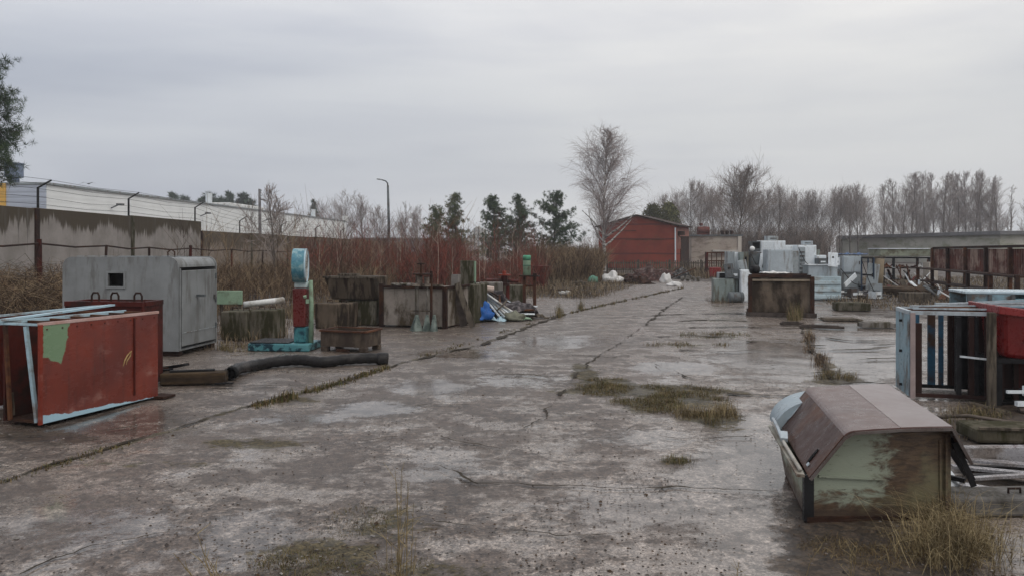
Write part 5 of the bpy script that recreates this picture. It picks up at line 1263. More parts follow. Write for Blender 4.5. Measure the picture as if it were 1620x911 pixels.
# white scraps
rnd = random.Random(15)
for k, (px, py, sx, sy, z_) in enumerate(((1346, 440, .72, .15, .62), (1338, 462, .5, .25, .2), (1350, 458, .55, .3, .22), (1342, 470, .5, .3, .02), (1362, 464, .4, .3, .12), (1372, 462, .45, .3, .10), (1379, 468, .3, .5, .05), (1356, 473, .45, .2, .02), (1366, 474, .4, .2, .02), (1392, 466, .45, .18, .02))):
    Y = 26.5 + .1 * (k % 3); a = at(px, 395, Y); mb = MB()
    if k == 0:
        mb.bar((-.3, 0, -.16), (.26, 0, .2), .16, .03, (0, 1, 0))
    else: mb.crumple((0, 0, 0), sx, sy, 0, 60 + k, .22, 8, .012, tilt=.25)
    tag(mb.build('white_scrap', WHITE if k % 3 else LGREY, None, loc=(a.x, Y, z_), rz=rnd.uniform(-.5, .5)), 'long flat white strip standing aslant on the scrap' if k == 0 else 'crumpled white sheet metal scrap before the tall grey cabinet', 'scrap', None if k == 0 else 'white scraps by the grey cabinet')
mb = MB(); mb.blob((0, 0, 0), (.95, .5, .26), 77, .35, 2.4, 20, 10, flat=.1); tag(mb.build('scrap_mound', W('dim_scrap', (.07, .06, .06), (.03, .028, .028), 9, stain=(.3, .29, .28), amt=.3, sscale=8, rough=.7, bump=1), None, True, loc=(at(1360, 395, 27).x, 26.9, 0)), 'low mound of dim scrap under the white sheet metal pieces', 'scrap')
# beige column
cb = thing('wrapped_column', 'tall beige wrapped column with a plank across its top, left of the rack', 'column', (at(1390, 395, 29).x, 29, 0))
mb = MB(); mb.tube([(0, 0, 0), (0, 0, .7), (.03, 0, 1.36)], [.15, .17, .18], 12); mb.build('shaft', W('beige_wrap', (.27, .22, .15), (.2, .16, .11), 2, rough=.7), cb, True)
mb = MB(); mb.bar((-.6, 0, 1.4), (.22, 0, 1.41), .2, .05); mb.build('top_plank', WOOD, cb)

# storage rack with a pale green beam
rk = thing('storage_rack', 'dark steel rack with a wide pale green top beam full of rusty odds and ends', 'rack', (at(1397, 395, 34).x, 34, 0), R(-6))
wR = 2.55
for (x, y) in ((0, 0), (.45, 0), (1.95, 0), (0, 1.2), (.45, 1.2), (1.95, 1.2)):
    mb = MB(); mb.box(x - .045, x + .045, y - .045, y + .045, 0, 1.36); mb.build('post', STEEL, rk)
for y in (0, 1.2):
    mb = MB(); mb.bar((-.1, y, 1.33), (2.05, y, 1.33), .06, .08, (0, 1, 0)); mb.build('rail', STEEL, rk)
mb = MB(); mb.box(-.15, 2.5, -.12, 1.3, 1.41, 1.72); mb.build('top_beam', W('pale_green_grey', (.27, .29, .22), (.21, .225, .175), 1.5, stain=(.14, .13, .09), amt=.38, rough=.7), rk, bevel=.015)
mb = MB(); mb.box(-.2, 2.55, -.16, 1.34, 1.722, 1.76); mb.build('top_edge', LGREY, rk)
for z_ in (.35, .85):
    mb = MB(); mb.box(.0, 1.95, .05, 1.15, z_, z_ + .03); mb.build('shelf', DRUST, rk)
rnd = random.Random(31)
for k in range(14):
    x = rnd.uniform(.1, 1.8); z_ = (.885, .385)[k % 2]; Y = 33.9 + rnd.uniform(0, .7); mt = (RUST, WHITE, DRED, LGREY, DRUST)[k % 5]
    mb = MB()
    if k % 2: mb.bar((0, 0, 0), (rnd.uniform(-.3, .3), .2, rnd.uniform(.22, .42)), .1, .05)
    else: mb.crumple((0, 0, 0), .4, .3, 0, 80 + k, .3, 8)
    tag(mb.build('rack_scrap', mt, None, loc=(at(1397, 395, 34).x + x, Y - x * .1, z_)), {RUST: 'rusty iron piece lying on the storage rack', WHITE: 'white crumpled piece lying on the storage rack', DRED: 'dark red iron piece lying on the storage rack', LGREY: 'pale grey piece lying on the storage rack', DRUST: 'dark rusty piece lying on the storage rack'}[mt], 'scrap', 'scrap on the storage rack, ' + mt.name.replace('_', ' '))
for k in range(6):
    a = at(1425 + k * 9, 395, 33.4); mb = MB(); mb.bar((0, 0, 0), (rnd.uniform(-.35, .35), .25, rnd.uniform(.9, 1.25)), .05, .04)
    tag(mb.build('leaning_bar', DRUST if k % 2 else RUST, None, loc=(a.x, 33.4, 0)), 'rusty bar leaning against the front of the storage rack', 'bar', 'bars leaning on the storage rack')
cabinet(1470, 1484, 415, 440, 33, .5, W('pale_beige_box', (.45, .40, .34), (.36, .32, .27), 2, rough=.7), 'pale beige box on a post right of the storage rack', 0, z0=0, name='beige_box', cat='box', door=False)
cabinet(1432, 1470, 463, 480, 24.5, .5, WOOD, 'low weathered wooden box in the dead grass before the storage rack', R(-5), z0=0, name='wooden_box', cat='box', door=False)

# long rusty rack at the right edge
P0, P1 = Vector((16.95, 30.5, 0)), Vector((14.3, 20.5, 0))
d = P1 - P0; ln = d.length; rr = thing('rusty_rack', 'long rusty corrugated steel rack with two shelves of junk at the right edge', 'rack', P0, math.atan2(d.y, d.x))
CORR = W('corrugated_rust', (.16, .062, .046), (.09, .042, .034), 1.6, stain=(.36, .26, .21), amt=.40, sscale=1.5, streak=(1, 1, .7), rough=.7)
mb = MB(); prof = []; n = 58
for k in range(n):
    x = ln * k / n; prof += [(x, 0), (x + ln / n * .45, 0), (x + ln / n * .5, .03), (x + ln / n * .95, .03)]
mb.sheet(prof, (0, .02, 0), (1, 0, 0), (0, 1, 0), (0, 0, 1), .95, 1.72, .008); mb.build('corrugated_wall', CORR, rr)
mb = MB(); mb.bar((-.05, .04, 1.76), (ln, .04, 1.8), .14, .08); mb.build('top_rail', DRUST, rr)
for k in range(6):
    x = ln * k / 5; mb = MB(); mb.box(x - .06, x + .06, -.62, -.52, 0, 1.0); mb.box(x - .06, x + .06, -.1, -.005, 0, 1.76); mb.build('post', DRUST if k % 2 else RUST, rr)
for z_ in (.45, .93):
    mb = MB(); mb.box(0, ln, -.66, -.105, z_, z_ + .05); mb.build('shelf', DRUST, rr)
ux = d.normalized(); uy = Vector((-ux.y, ux.x, 0)); rnd = random.Random(41)
for k in range(34):
    x = rnd.uniform(.2, ln - .2); z_ = (.985, .505, 0.0)[k % 3]; q = P0 + ux * x + uy * rnd.uniform(-.6, -.3); mb = MB(); mt = (LGREY, RUST, WOOD, DGREY, WHITE)[rnd.randrange(5)]
    if k % 3 == 2: q = P0 + ux * x + uy * rnd.uniform(-1.3, -.8); mb.bar((0, 0, .02), (rnd.uniform(-.5, .5), rnd.uniform(.2, .5), rnd.uniform(.3, .55)), .22, .025)
    else: mb.bar((-.1, 0, .02), (rnd.uniform(-.25, .3), rnd.uniform(-.2, .2), rnd.uniform(.12, .36)), rnd.uniform(.05, .2), .03)
    tag(mb.build('junk_piece', mt, None, loc=q), mt.name.replace('_', ' ') + ' junk plate ' + ('on the upper shelf of the rusty rack', 'on the lower shelf of the rusty rack', 'leaning on the foot of the rusty rack')[k % 3], 'junk', mt.name.replace('_', ' ') + (' junk, upper shelf', ' junk, lower shelf', ' junk, rack foot')[k % 3])

# slabs and boards lying before the racks
for k, (px, py, sx, sy, h, mt, rz, lab) in enumerate(((1392, 519, .72, .35, .1, CONC, -.12, 'broken concrete kerb piece lying flat left of the blue cage'), (1300, 520, .9, .16, .05, DBARK, -.35, 'dark curled board on the wet slabs below the brown crate'),
        (1255, 515, .5, .16, .06, DBARK, .1, 'dark splintered board at the corner of the brown crate'), (1335, 508, .9, .5, .03, WOOD, -.1, 'flat weathered board on the slabs right of the brown crate'), (1350, 492, .9, .5, .2, MOSSC, -.2, 'low mossy stone block in the grass right of the brown crate'))):
    g = G(px, py); mb = MB(); mb.box(-sx / 2, sx / 2, 0, sy, 0, h); mb.box(-sx / 2 + .04, sx / 2 - .1, .02, sy - .03, h + .002, h + .018)
    tag(mb.build('lying_slab' if k in (0, 4) else 'lying_board', mt, None, bevel=.012, loc=(g.x, g.y, .012), rz=rz), lab, 'slab' if k in (0, 4) else 'board')

# ================================================================== blue cage, red tub and the frames at the right edge
cg = thing('steel_cage', 'upright steel cage with a light blue side sheet and blue and brown bars', 'cage', (4.58, 8.72, 0), R(-15))
CAGEB = W('cage_blue', (.27, .38, .43), (.22, .32, .365), 1.5, stain=(.13, .12, .11), amt=.3, sscale=3, streak=(2, 2, .8), rough=.45)
CBRN = W('cage_brown', (0.043, 0.020, 0.016), (0.025, 0.013, 0.011), 3, rough=.6)
H = .98; Wc = .86; Dp = .66
mb = MB(); mb.box(-.015, .0, 0.0, Dp, .02, H - .02); mb.build('side_sheet', CAGEB, cg)
mb = MB(); mb.bar((.02, -.01, .0), (.02, -.01, H), .05); mb.build('front_post', W('pink_grey_edge', (.38, .30, .28), (.3, .24, .23), 3, rough=.5), cg)
mb = MB(); mb.box(.05, .12, 0, .03, .06, H - .12); mb.build('inner_post', CBRN, cg)
for z_ in (.10, .5, .86):
    mb = MB(); mb.bar((-.03, Dp * .5, z_), (-.03, Dp * .5 + .02, z_), .03); mb.build('bolt', STEEL, cg)
for (x, y, w, mt) in ((.20, Dp, .045, MBLUE), (.34, Dp, .08, MBLUE), (.46, Dp, .05, MBLUE), (.47, .0, .05, STEEL), (.60, .02, .06, CBRN), (.68, .3, .06, CBRN), (.76, .01, .08, CBRN), (.84, .0, .06, CBRN), (.72, Dp, .07, CBRN), (.54, .3, .05, STEEL), (.56, Dp, .07, CBRN), (.64, .5, .08, STEEL), (.80, .35, .06, CBRN), (.655, .01, .04, STEEL)):
    mb = MB(); mb.box(x, x + w, y - .02, y + .02, .05, H - .04); mb.build('bar', mt, cg)
for (a, b, mt) in (((.0, 0, H), (Wc, 0, H), GALV), ((.0, Dp, H), (Wc, Dp, H), GALV), ((.0, .03, H), (.0, Dp - .03, H), GALV), ((Wc, .03, H), (Wc, Dp - .03, H), CBRN), ((.045, 0, .04), (Wc, 0, .04), CBRN), ((.045, Dp, .04), (Wc, Dp, .04), STEEL), ((Wc, .03, .04), (Wc, Dp - .03, .04), STEEL)):
    mb = MB(); mb.bar(a, b, .045, .04); mb.build('rail', mt, cg)
for y in (.22, .44):
    mb = MB(); mb.bar((.025, y, H + .002), (Wc - .03, y, H + .002), .03, .02); mb.build('top_slat', RUST, cg)
mb = MB(); mb.box(.60, .85, Dp - .05, Dp - .03, .06, .93); mb.build('shade_backing', CBRN, cg)  # dark sheet added to put shade behind the right-hand bars
mb = MB(); mb.bar((.5, -.03, .50), (.86, -.05, .47), .03, .02); mb.build('latch_bar', LGREY, cg)
for k, (x, y, lab) in enumerate(((.98, .05, 'first dark brown gate frame leaning right behind the blue cage'), (1.14, .12, 'second dark brown gate frame, between the first and the wooden post'))):
    gt = thing('gate_frame', lab, 'gate frame', Vector((4.58, 8.72, 0)) + Matrix.Rotation(R(-15), 3, 'Z') @ Vector((x - .06, y, 0)), R(-15))
    for x2 in (0, .14):
        mb = MB(); mb.box(x2, x2 + .05, 0, .04, 0, .97); mb.build('post', CBRN, gt)
    for z_ in (.1, .5, .95):
        mb = MB(); mb.box(.052, .138, .002, .035, z_, z_ + .04); mb.build('rail', STEEL, gt)
    mb = MB(); mb.box(.0, .19, .06, .075, .1, .95); mb.build('sheet', DRED if k else CBRN, gt)
a = at(1564, 395, 8.3)
wp = MB(); wp.box(-.04, .04, -.035, .035, 0, 1.02); tag(wp.build('wooden_post', WOOD, None, bevel=.008, loc=(a.x, 8.25, 0), rz=R(-15)), 'old wooden post standing between the gate frames and the red tub', 'post')
sp2 = thing('tub_stand', 'black steel stand carrying the red tub', 'stand', (at(1572, 395, 8.3).x, 8.3, 0), R(-12))
for (x, y) in ((.05, .05), (1.0, .05), (.05, .75), (1.0, .75)):
    mb = MB(); mb.box(x - .04, x + .04, y - .04, y + .04, 0, .46); mb.build('leg', STEEL, sp2)
mb = MB(); mb.box(0, 1.05, 0, .8, .463, .51); mb.build('top_plate', STEEL, sp2)
mb = MB(); mb.box(.012, .03, .1, .7, .03, .45); mb.build('side_shade', BLACK, sp2)  # black sheet added as the shade under the tub
mb = MB(); mb.box(.1, .96, .5, .52, .02, .45); mb.build('back_shade', BLACK, sp2); mb = MB(); mb.box(.1, .96, .1, .74, .003, .02); mb.build('bottom_shade', BLACK, sp2)  # black sheets added to keep the space below the tub in painted shade
tub = thing('red_tub', 'bright red plastic tub tilted on the black stand at the right edge', 'tub', (at(1575, 395, 8.3).x, 8.3, .53), R(-12)); tub.rotation_euler.y = R(7)
mb = MB(); mb.hexa([Vector(q) for q in ((.1, .06, 0), (.95, .06, 0), (.95, .66, 0), (.1, .66, 0), (-.02, -.06, .52), (1.06, -.06, .52), (1.06, .78, .52), (-.02, .78, .52))]); mb.build('body', BRED, tub, bevel=.05)
mb = MB(); mb.box(-.06, 1.1, -.10, -.062, .47, .56); mb.box(-.06, -.022, -.06, .82, .47, .56); mb.build('rim', BRED, tub, bevel=.012)
mb = MB(); mb.box(.25, .6, -.02, .02, .2, .23); mb.build('mould_rib', BRED, tub, bevel=.01)
for k, (x0, x1, z_, lab) in enumerate(((1570, 1700, 1.035, 'long thin galvanised bar on top of the cages, nearest'), (1440, 1620, 1.03, 'long thin galvanised bar lying over the blue cage, behind'), (1480, 1660, 1.05, 'third galvanised bar resting slantwise over the cages'))):
    Y = 8.9 + .12 * k; a = at(x0, 395, Y); b = at(x1, 395, Y - .35 + .1 * k); mb = MB(); mb.bar((a.x, Y, z_), (b.x, Y - .35 + .1 * k, z_ + .02), .05, .02); tag(mb.build('galvanised_bar', GALV), lab, 'metal bar')
mb = MB(); mb.blob((0, 0, 0), (.16, .1, .02), 4, .1); g = G(1612, 640)
wj = thing('white_fitting', 'small white metal fitting under the red tub at the right edge', 'fitting', (at(1608, 395, 8.0).x, 7.95, 0))
mb = MB(); mb.box(-.02, .3, 0, .05, .06, .11); mb.build('lower_arm', LGREY, wj); mb = MB(); mb.box(.06, .3, .0, .05, .17, .27); mb.build('plate', LGREY, wj); mb = MB(); mb.bar((-.12, .02, .21), (.06, .02, .21), .03); mb.build('upper_arm', LGREY, wj); mb = MB(); mb.box(.1, .3, -.02, .1, 0, .058); mb.build('foot', STEEL, wj)
# blue frame stack further back
bf = thing('blue_frame_stack', 'stack of pale blue steel frames behind the red tub', 'frame stack', (at(1527, 395, 11.2).x, 11.2, 0), R(-14))
mb = MB(); mb.box(0, 2.4, 0, .8, 1.05, 1.09); mb.build('top_sheet', W('wet_pale_blue', (.50, .60, .64), (.42, .52, .57), 1.5, rough=.25), bf, bevel=.01)
mb = MB(); mb.box(.02, .62, .002, .03, .84, 1.045); mb.box(.02, 2.38, .77, .798, .4, 1.045); mb.build('side_sheet', BLUEP, bf)
mb = MB(); mb.box(.64, 2.38, -.06, .05, .93, .99); mb.build('rail', W('teal_grey_rail', (.16, .30, .34), (.12, .24, .28), 2, rough=.4), bf)
for x in (.05, .32, .62, 1.3, 2.3):
    mb = MB(); mb.box(x - .025, x + .025, -.03, .0, 0, 1.045); mb.build('post', DGREY if x < 1 else BLUEP, bf)
mb = MB(); mb.box(.03, 2.37, .05, .76, .78, .8); mb.build('shelf', DGREY, bf)

# ================================================================== skip hopper in the right foreground
O = Vector((1.845, 4.77, 0)); Ux = Vector((1, .03, 0)).normalized(); Vy = Vector((.22, .975, 0)).normalized(); Zz = Vector((0, 0, 1))
def front_mat():
    m, nt, N, L, P = nodes_of('peeling_green_rust'); v = obj_vec(nt, False)
    sep = N.new('ShaderNodeSeparateXYZ'); L.new(v, sep.inputs[0])
    n1 = noise_n(nt, v, 2.2, 5, .6); n2 = noise_n(nt, stretched(nt, v, (1.0, 1.0, 2.3)), 6.5, 8, .70, .5); n3 = noise_n(nt, v, 16, 5, .7)
    col = mixc(nt, n1, (.30, .33, .255), (.235, .26, .195))
    # rust has spread over the right half and the foot of the plate; the paint survives at the upper left, scratched
    fx = mth(nt, 'MULTIPLY', mth(nt, 'SUBTRACT', sep.outputs['X'], .50), 1.0)
    fz = mth(nt, 'MULTIPLY', mth(nt, 'SUBTRACT', .13, sep.outputs['Z']), 1.6)
    f = mth(nt, 'ADD', mth(nt, 'MAXIMUM', fx, fz), mth(nt, 'MULTIPLY', mth(nt, 'SUBTRACT', n2, .5), .75))
    streak = noise_n(nt, stretched(nt, v, (2.2, 2.2, 9)), 5, 6, .7, .3)
    rust = mixc(nt, mapr(nt, streak, .36, .64), (.115, .072, .040), (.045, .028, .018))
    rust = mixc(nt, mth(nt, 'MULTIPLY', mapr(nt, n1, .5, .68), .75), rust, (.17, .155, .085))
    col = mixc(nt, mapr(nt, f, -.10, .06), col, rust)
    col = mixc(nt, mth(nt, 'MULTIPLY', mapr(nt, streak, .60, .68), .8), col, (.05, .036, .024))
    col = mixc(nt, mth(nt, 'MULTIPLY', mapr(nt, fz, .0, .19), .8), col, (.05, .032, .022))  # foot darkened further: base shadow put into the colour
    L.new(col, P.inputs['Base Color']); L.new(mapr(nt, n3, .3, .7, .35, .7), P.inputs['Roughness'])
    b = N.new('ShaderNodeBump'); b.inputs['Strength'].default_value = .5; b.inputs['Distance'].default_value = .01
    L.new(n2, b.inputs['Height']); L.new(b.outputs[0], P.inputs['Normal'])
    return m
FRONT = front_mat()
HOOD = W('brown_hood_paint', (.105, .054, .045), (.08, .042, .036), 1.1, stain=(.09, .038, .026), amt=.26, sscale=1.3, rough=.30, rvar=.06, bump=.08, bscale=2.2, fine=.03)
HOODL = W('brown_hood_left', (0.068, 0.036, 0.029), (0.052, 0.027, 0.022), 1.4, stain=(0.096, 0.040, 0.021), amt=.40, sscale=2.2, rough=.36, rvar=.12, bump=.15, fine=.15)  # hood paint darkened for the slopes, their shade put into the colour
hp = thing('skip_hopper', 'rusty green skip hopper with a folded brown sheet hood in the right foreground', 'skip', O, 0)
Zero = Vector((0, 0, 0))
# tapered body: bottom, sloping far end, left and right walls
bt = .02
def bp_(u, v, z): return Ux * u + Vy * v + Zz * z
mb = MB()
def wallq(a, b, c, d, t):
    a, b, c, d = map(Vector, (a, b, c, d)); n = (b - a).cross(d - a).normalized() * t
    mb.hexa([a, b, c, d, a + n, b + n, c + n, d + n])
wallq(bp_(0, .01, bt), bp_(0, 1.0, bt), bp_(-.03, 1.27, .28), bp_(-.005, .01, .28), .012)
wallq(bp_(.93, 1.0, bt), bp_(.93, .01, bt), bp_(.93, .01, .54), bp_(.95, 1.27, .54), .012)
wallq(bp_(.0, 1.0, bt), bp_(.93, 1.0, bt), bp_(.95, 1.27, .28), bp_(-.03, 1.27, .28), .012)
wallq(bp_(0.0, .01, bt), bp_(.93, .01, bt), bp_(.93, 1.0, bt), bp_(0, 1.0, bt), .012)
mb.build('body', FRONT, hp)
prof = [(0, bt), (.93, bt), (.925, .555), (.25, .545), (.08, .335), (.0, .285)]
mb = MB(); mb.prism(prof, Zero, Ux, Zz, Vy, -.012, .009); mb.build('front_plate', FRONT, hp)
mb = MB(); mb.bar(bp_(.89, -.02, .03), bp_(.89, -.02, .54), .03, .015, Ux); mb.bar(bp_(.86, -.018, .03), bp_(.855, -.018, .5), .01, .012, Ux); mb.bar(bp_(.08, -.018, .285), bp_(.5, -.018, .262), .02, .014, Zz); mb.build('stiffener', FRONT, hp)
mb = MB(); mb.hexa([bp_(-.012, -.03, 0), bp_(.05, -.03, 0), bp_(.05, -.013, 0), bp_(-.012, .05, 0), bp_(-.012, -.03, .29), bp_(.05, -.03, .29), bp_(.05, -.013, .29), bp_(-.012, .05, .29)]); mb.build('corner_post', STEEL, hp)
mb = MB(); mb.bar(bp_(.0, -.005, .01), bp_(.93, -.005, .01), .05, .04); mb.bar(bp_(.01, 1.0, .015), bp_(.93, 1.0, .015), .05, .03); mb.bar(bp_(.03, .02, .01), bp_(.03, 1.0, .01), .05, .025); mb.build('base_frame', DRUST, hp)
# rim flange with its pipe and latch along the left side
mb = MB(); mb.bar(bp_(-.035, -.03, .29), bp_(-.06, 1.33, .29), .05, .018); mb.build('rim_flange', W('rim_grey', (.34, .33, .28), (.22, .19, .15), 5, stain=(.10, .06, .04), amt=.4, rough=.5), hp)
mb = MB(); mb.tube([bp_(-.03, .02, .315), bp_(-.045, .6, .318), bp_(-.055, 1.30, .325)], .013, 8); mb.build('rim_pipe', W('bare_pipe', (.42, .40, .36), (.3, .27, .23), 6, rough=.4), hp, True)
mb = MB(); mb.bar(bp_(-.04, .72, .33), bp_(-.03, .82, .36), .05, .03); mb.tube([bp_(-.05, .78, .33), bp_(-.06, .95, .37), bp_(-.06, 1.25, .37)], .012, 6); mb.build('latch', GALV, hp)
# folded hood
hprof = [(.012, .296), (.228, .552), (.90, .600), (1.02, .385)]
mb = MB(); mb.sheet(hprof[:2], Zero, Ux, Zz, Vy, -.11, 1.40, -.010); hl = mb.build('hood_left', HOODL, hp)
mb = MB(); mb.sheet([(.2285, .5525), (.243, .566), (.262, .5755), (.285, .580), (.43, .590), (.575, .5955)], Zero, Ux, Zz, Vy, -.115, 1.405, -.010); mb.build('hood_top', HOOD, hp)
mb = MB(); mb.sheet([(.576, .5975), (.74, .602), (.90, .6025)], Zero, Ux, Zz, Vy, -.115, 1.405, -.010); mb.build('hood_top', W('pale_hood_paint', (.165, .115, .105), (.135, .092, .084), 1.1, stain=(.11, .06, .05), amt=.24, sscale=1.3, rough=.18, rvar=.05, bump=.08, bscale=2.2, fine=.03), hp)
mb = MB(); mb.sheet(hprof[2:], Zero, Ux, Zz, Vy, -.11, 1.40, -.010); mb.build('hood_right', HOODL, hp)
mb = MB(); mb.tube([bp_(.901, -.115, .60), bp_(.901, 1.405, .60)], .008, 6); mb.build('hood_fold', DRUST, hp, True)
mb = MB()
hedge = [hprof[0], (.228, .552), (.285, .580), (.575, .596), (.90, .600), hprof[3]]
for a, b in zip(hedge[:-1], hedge[1:]): mb.bar(bp_(a[0], -.118, a[1] - .006), bp_(b[0], -.118, b[1] - .006), .016, .02, Vy)
mb.build('hood_edge', W('bare_hood_edge', (0.120, 0.104, 0.096), (0.080, 0.060, 0.052), 5, rough=.4), hp)
# left sheet, uncut: black oval stands for hole shade, bare metal plate and lip
nL = Vector((hprof[0][1] - hprof[1][1], 0, hprof[1][0] - hprof[0][0])); nL = (-Ux * abs(nL.x) + Zz * abs(nL.z)).normalized()
def on_left(s, v, off): 
    u = hprof[0][0] + (hprof[1][0] - hprof[0][0]) * s; z_ = hprof[0][1] + (hprof[1][1] - hprof[0][1]) * s
    return bp_(u, v, z_) + nL * off
sl_dir = (bp_(*[hprof[1][0], 0, hprof[1][1]]) - bp_(*[hprof[0][0], 0, hprof[0][1]])).normalized()
for (s, v, a, b, mt, nm) in ((.42, 1.22, .065, .028, GALV, 'cover_plate'), (.28, .10, .06, .022, BLACK, 'hole_shade')):
    c = on_left(s, v, .013); mb = MB(); ring = [c + sl_dir * a * math.cos(t * math.pi / 8) + Vy * b * math.sin(t * math.pi / 8) for t in range(16)]
    mb.add(ring + [q + nL * .004 for q in ring], [tuple(range(15, -1, -1)), tuple(range(16, 32))] + [(i, (i + 1) % 16, (i + 1) % 16 + 16, i + 16) for i in range(16)]); mb.build(nm, mt, hp)
c = on_left(.12, .06, .016); mb = MB(); mb.bar(c - Vy * .02, c + Vy * .02, .022, .006, nL); mb.build('torn_lip', GALV, hp)
# rounded light blue end cap beyond the hood
mb = MB(); prof = [(.34 + .385 * math.cos(R(180 - a)), .29 + .235 * math.sin(R(180 - a))) for a in range(0, 181, 9)]
mb.prism(prof, Zero, Ux, Zz, Vy, 1.22, 1.60); o = mb.build('end_cap', W('light_blue_cap', (.34, .40, .43), (.29, .345, .375), 1.2, rough=.4, fine=.08), hp, True)
o.modifiers.new('edges', 'EDGE_SPLIT').split_angle = R(40)
mb = MB(); mb.prism(prof, Zero, Ux, Zz, Vy, 1.602, 1.62); mb.build('end_disc', bpy.data.materials['light_blue_cap'], hp)
# straps under the right edge of the hood
for (u0, u1, v, z0) in ((.935, 1.06, -.07, .22), (.95, 1.10, .05, .22), (.93, 1.13, .25, .2)):
    mb = MB(); mb.bar(bp_(u0, v, .50), bp_(u1, v + .02, z0), .035, .01, Vy); mb.build('strap', STEEL, hp)

# --- steel strips and kerb beam right of the hopper
def strip(px0, py0, px1, py1, w, h, mat, label, z0=.03, z1=.03, name='steel_strip', cat='metal strip', ang=False):
    Y0 = (EYE - z0) * F / (py0 - HY); Y1 = (EYE - z1) * F / (py1 - HY); a = at(px0, py0, Y0); b = at(px1, py1, Y1)
    mb = MB(); mb.bar(a, b, w, h)
    if ang:
        n = (b - a).normalized().cross(Zz).normalized() * (w / 2)
        mb.bar(a + n - Vector((0, 0, .05)), b + n - Vector((0, 0, .05)), .012, .09)
    return tag(mb.build(name, mat), label, cat)
SILV = W('wet_bare_steel', (.42, .41, .42), (.32, .31, .32), 3, stain=(.2, .17, .15), amt=.3, rough=.25, metal=.4)
strip(1512, 709, 1700, 708, .10, .03, SILV, 'straight pale steel angle bar, farthest of the bars right of the hopper', .16, .16, ang=True)
strip(1506, 724, 1700, 742, .10, .02, SILV, 'pale steel strip second from the back beside the hopper', .10, .07)
strip(1506, 737, 1700, 756, .07, .02, SILV, 'narrow pale steel strip third from the back beside the hopper', .08, .05)
strip(1518, 766, 1700, 795, .09, .022, SILV, 'bent pale steel strip nearest the concrete kerb beam', .06, .03)
g = at(1516, 755, 5.3)
mb = MB(); mb.prism([(-.08, 0), (.08, 0), (.03, .11), (-.08, .11)], (0, 0, 0), (1, 0, 0), (0, .55, .83), (0, -.83, .55), 0, .015); tag(mb.build('white_plate', LGREY, None, loc=(g.x - .02, 5.35, .03)), 'small white angled plate between the steel strips and the hopper', 'plate')
mb = MB(); mb.bar((g.x + .05, 5.3, .09), (g.x - .4, 5.8, .1), .03, .03); tag(mb.build('crossing_rod', STEEL), 'dark rod crossing under the pale steel strips', 'rod')
kb = thing('kerb_beam', 'grey concrete beam lying on the ground right of the hopper', 'beam', (G(1504, 822).x, G(1504, 822).y, 0), R(3))
mb = MB(); mb.box(0, 1.6, 0, .26, .012, .13); mb.build('beam', W('wet_dark_concrete', (.15, .14, .13), (.085, .08, .075), 4, stain=(.045, .04, .032), amt=.4, rough=.5, bump=.5), kb, bevel=.018)
mb = MB(); mb.tube([(.45, .1, .125), (.45, .1, .16), (.53, .1, .16), (.53, .1, .125)], .008, 6); mb.build('lifting_loop', DRUST, kb)
g = G(1545, 702); ms = thing('mossy_slab', 'mossy brown stone slab with a pale upper edge below the red tub', 'slab', (g.x, g.y, 0), R(-6))
mb = MB(); mb.box(0, .9, 0, .4, .005, .13); mb.build('body', MOSSC, ms, bevel=.03); mb = MB(); mb.bar((.02, -.004, .14), (.9, -.004, .135), .03, .02); mb.build('top_strip', WOOD, ms)
g = G(1530, 668); mb = MB(); mb.tube([(-.25, .1, .03), (0, 0, .07), (.3, -.12, .04), (.5, -.14, .03)], [.02, .018, .015, .01], 6); tag(mb.build('dead_branch', BARK, None, True, loc=(g.x, g.y, 0)), 'dead branch on the ground before the gate frames', 'branch')

# ================================================================== grass, weeds, stones in the foreground
rnd = random.Random(61)
def patch(px, py, rx, ry, n, h, label, name='grass_patch', spread=.08, w=.006, mats=None, k=3, lean=1.0):
    """grass rooted in one patch of ground"""
    mb = MB(); c = G(px, py); ax = rx / F * c.y; ay = ry * c.y ** 2 / (F * EYE); mats = mats or STRAW
    for i in range(n):
        a = rnd.uniform(0, 6.283); r = rnd.random() ** .6
        x = c.x + math.cos(a) * r * ax + math.sin(a) * r * ay * c.x / c.y; y = c.y + math.sin(a) * r * ay
        if mnoise.noise(Vector((x * 2.2, y * 2.2, 3))) < -.12 and n > 60: continue
        blades(mb, (x, y, 0), k, h * rnd.uniform(.3, 1.2), spread * 1.3, w * .62, lean, len(mats), rnd)
    return stuff(mb, name, mats, label, 'grass')
MOSSG = [STRAW[2], STRAW[1], STRAW[3]]
patch(1060, 635, 95, 17, 2600, .06, 'short olive grass on the mossy patch in the middle of the slabs', mats=MOSSG)
patch(1118, 655, 50, 14, 1000, .14, 'longer dry straw grass at the right end of the mossy patch', w=.006, mats=[STRAW[0], STRAW[1], STRAW[3]])
patch(1025, 617, 130, 10, 2200, .05, 'olive and straw grass joining the two ends of the middle patch', mats=[STRAW[1], STRAW[2], STRAW[3]])
patch(960, 606, 50, 9, 900, .05, 'thin moss and grass along the left end of the middle patch', mats=MOSSG)
patch(1070, 728, 22, 5, 110, .07, 'small tuft of grass alone on the wet slabs', mats=[STRAW[2], STRAW[1]])
patch(1128, 668, 14, 5, 40, .26, 'single clump of straw stalks at the front of the mossy patch', w=.006)
patch(1505, 868, 66, 36, 620, .31, 'tall tangle of dry grass in front of the hopper', w=.005, lean=1.3, spread=.16, mats=[STRAW[0], STRAW[0], STRAW[1], STRAW[3]])
patch(1490, 826, 40, 8, 160, .26, 'dry grass against the foot of the hopper', w=.005, lean=1.0, mats=[STRAW[0], STRAW[1]])
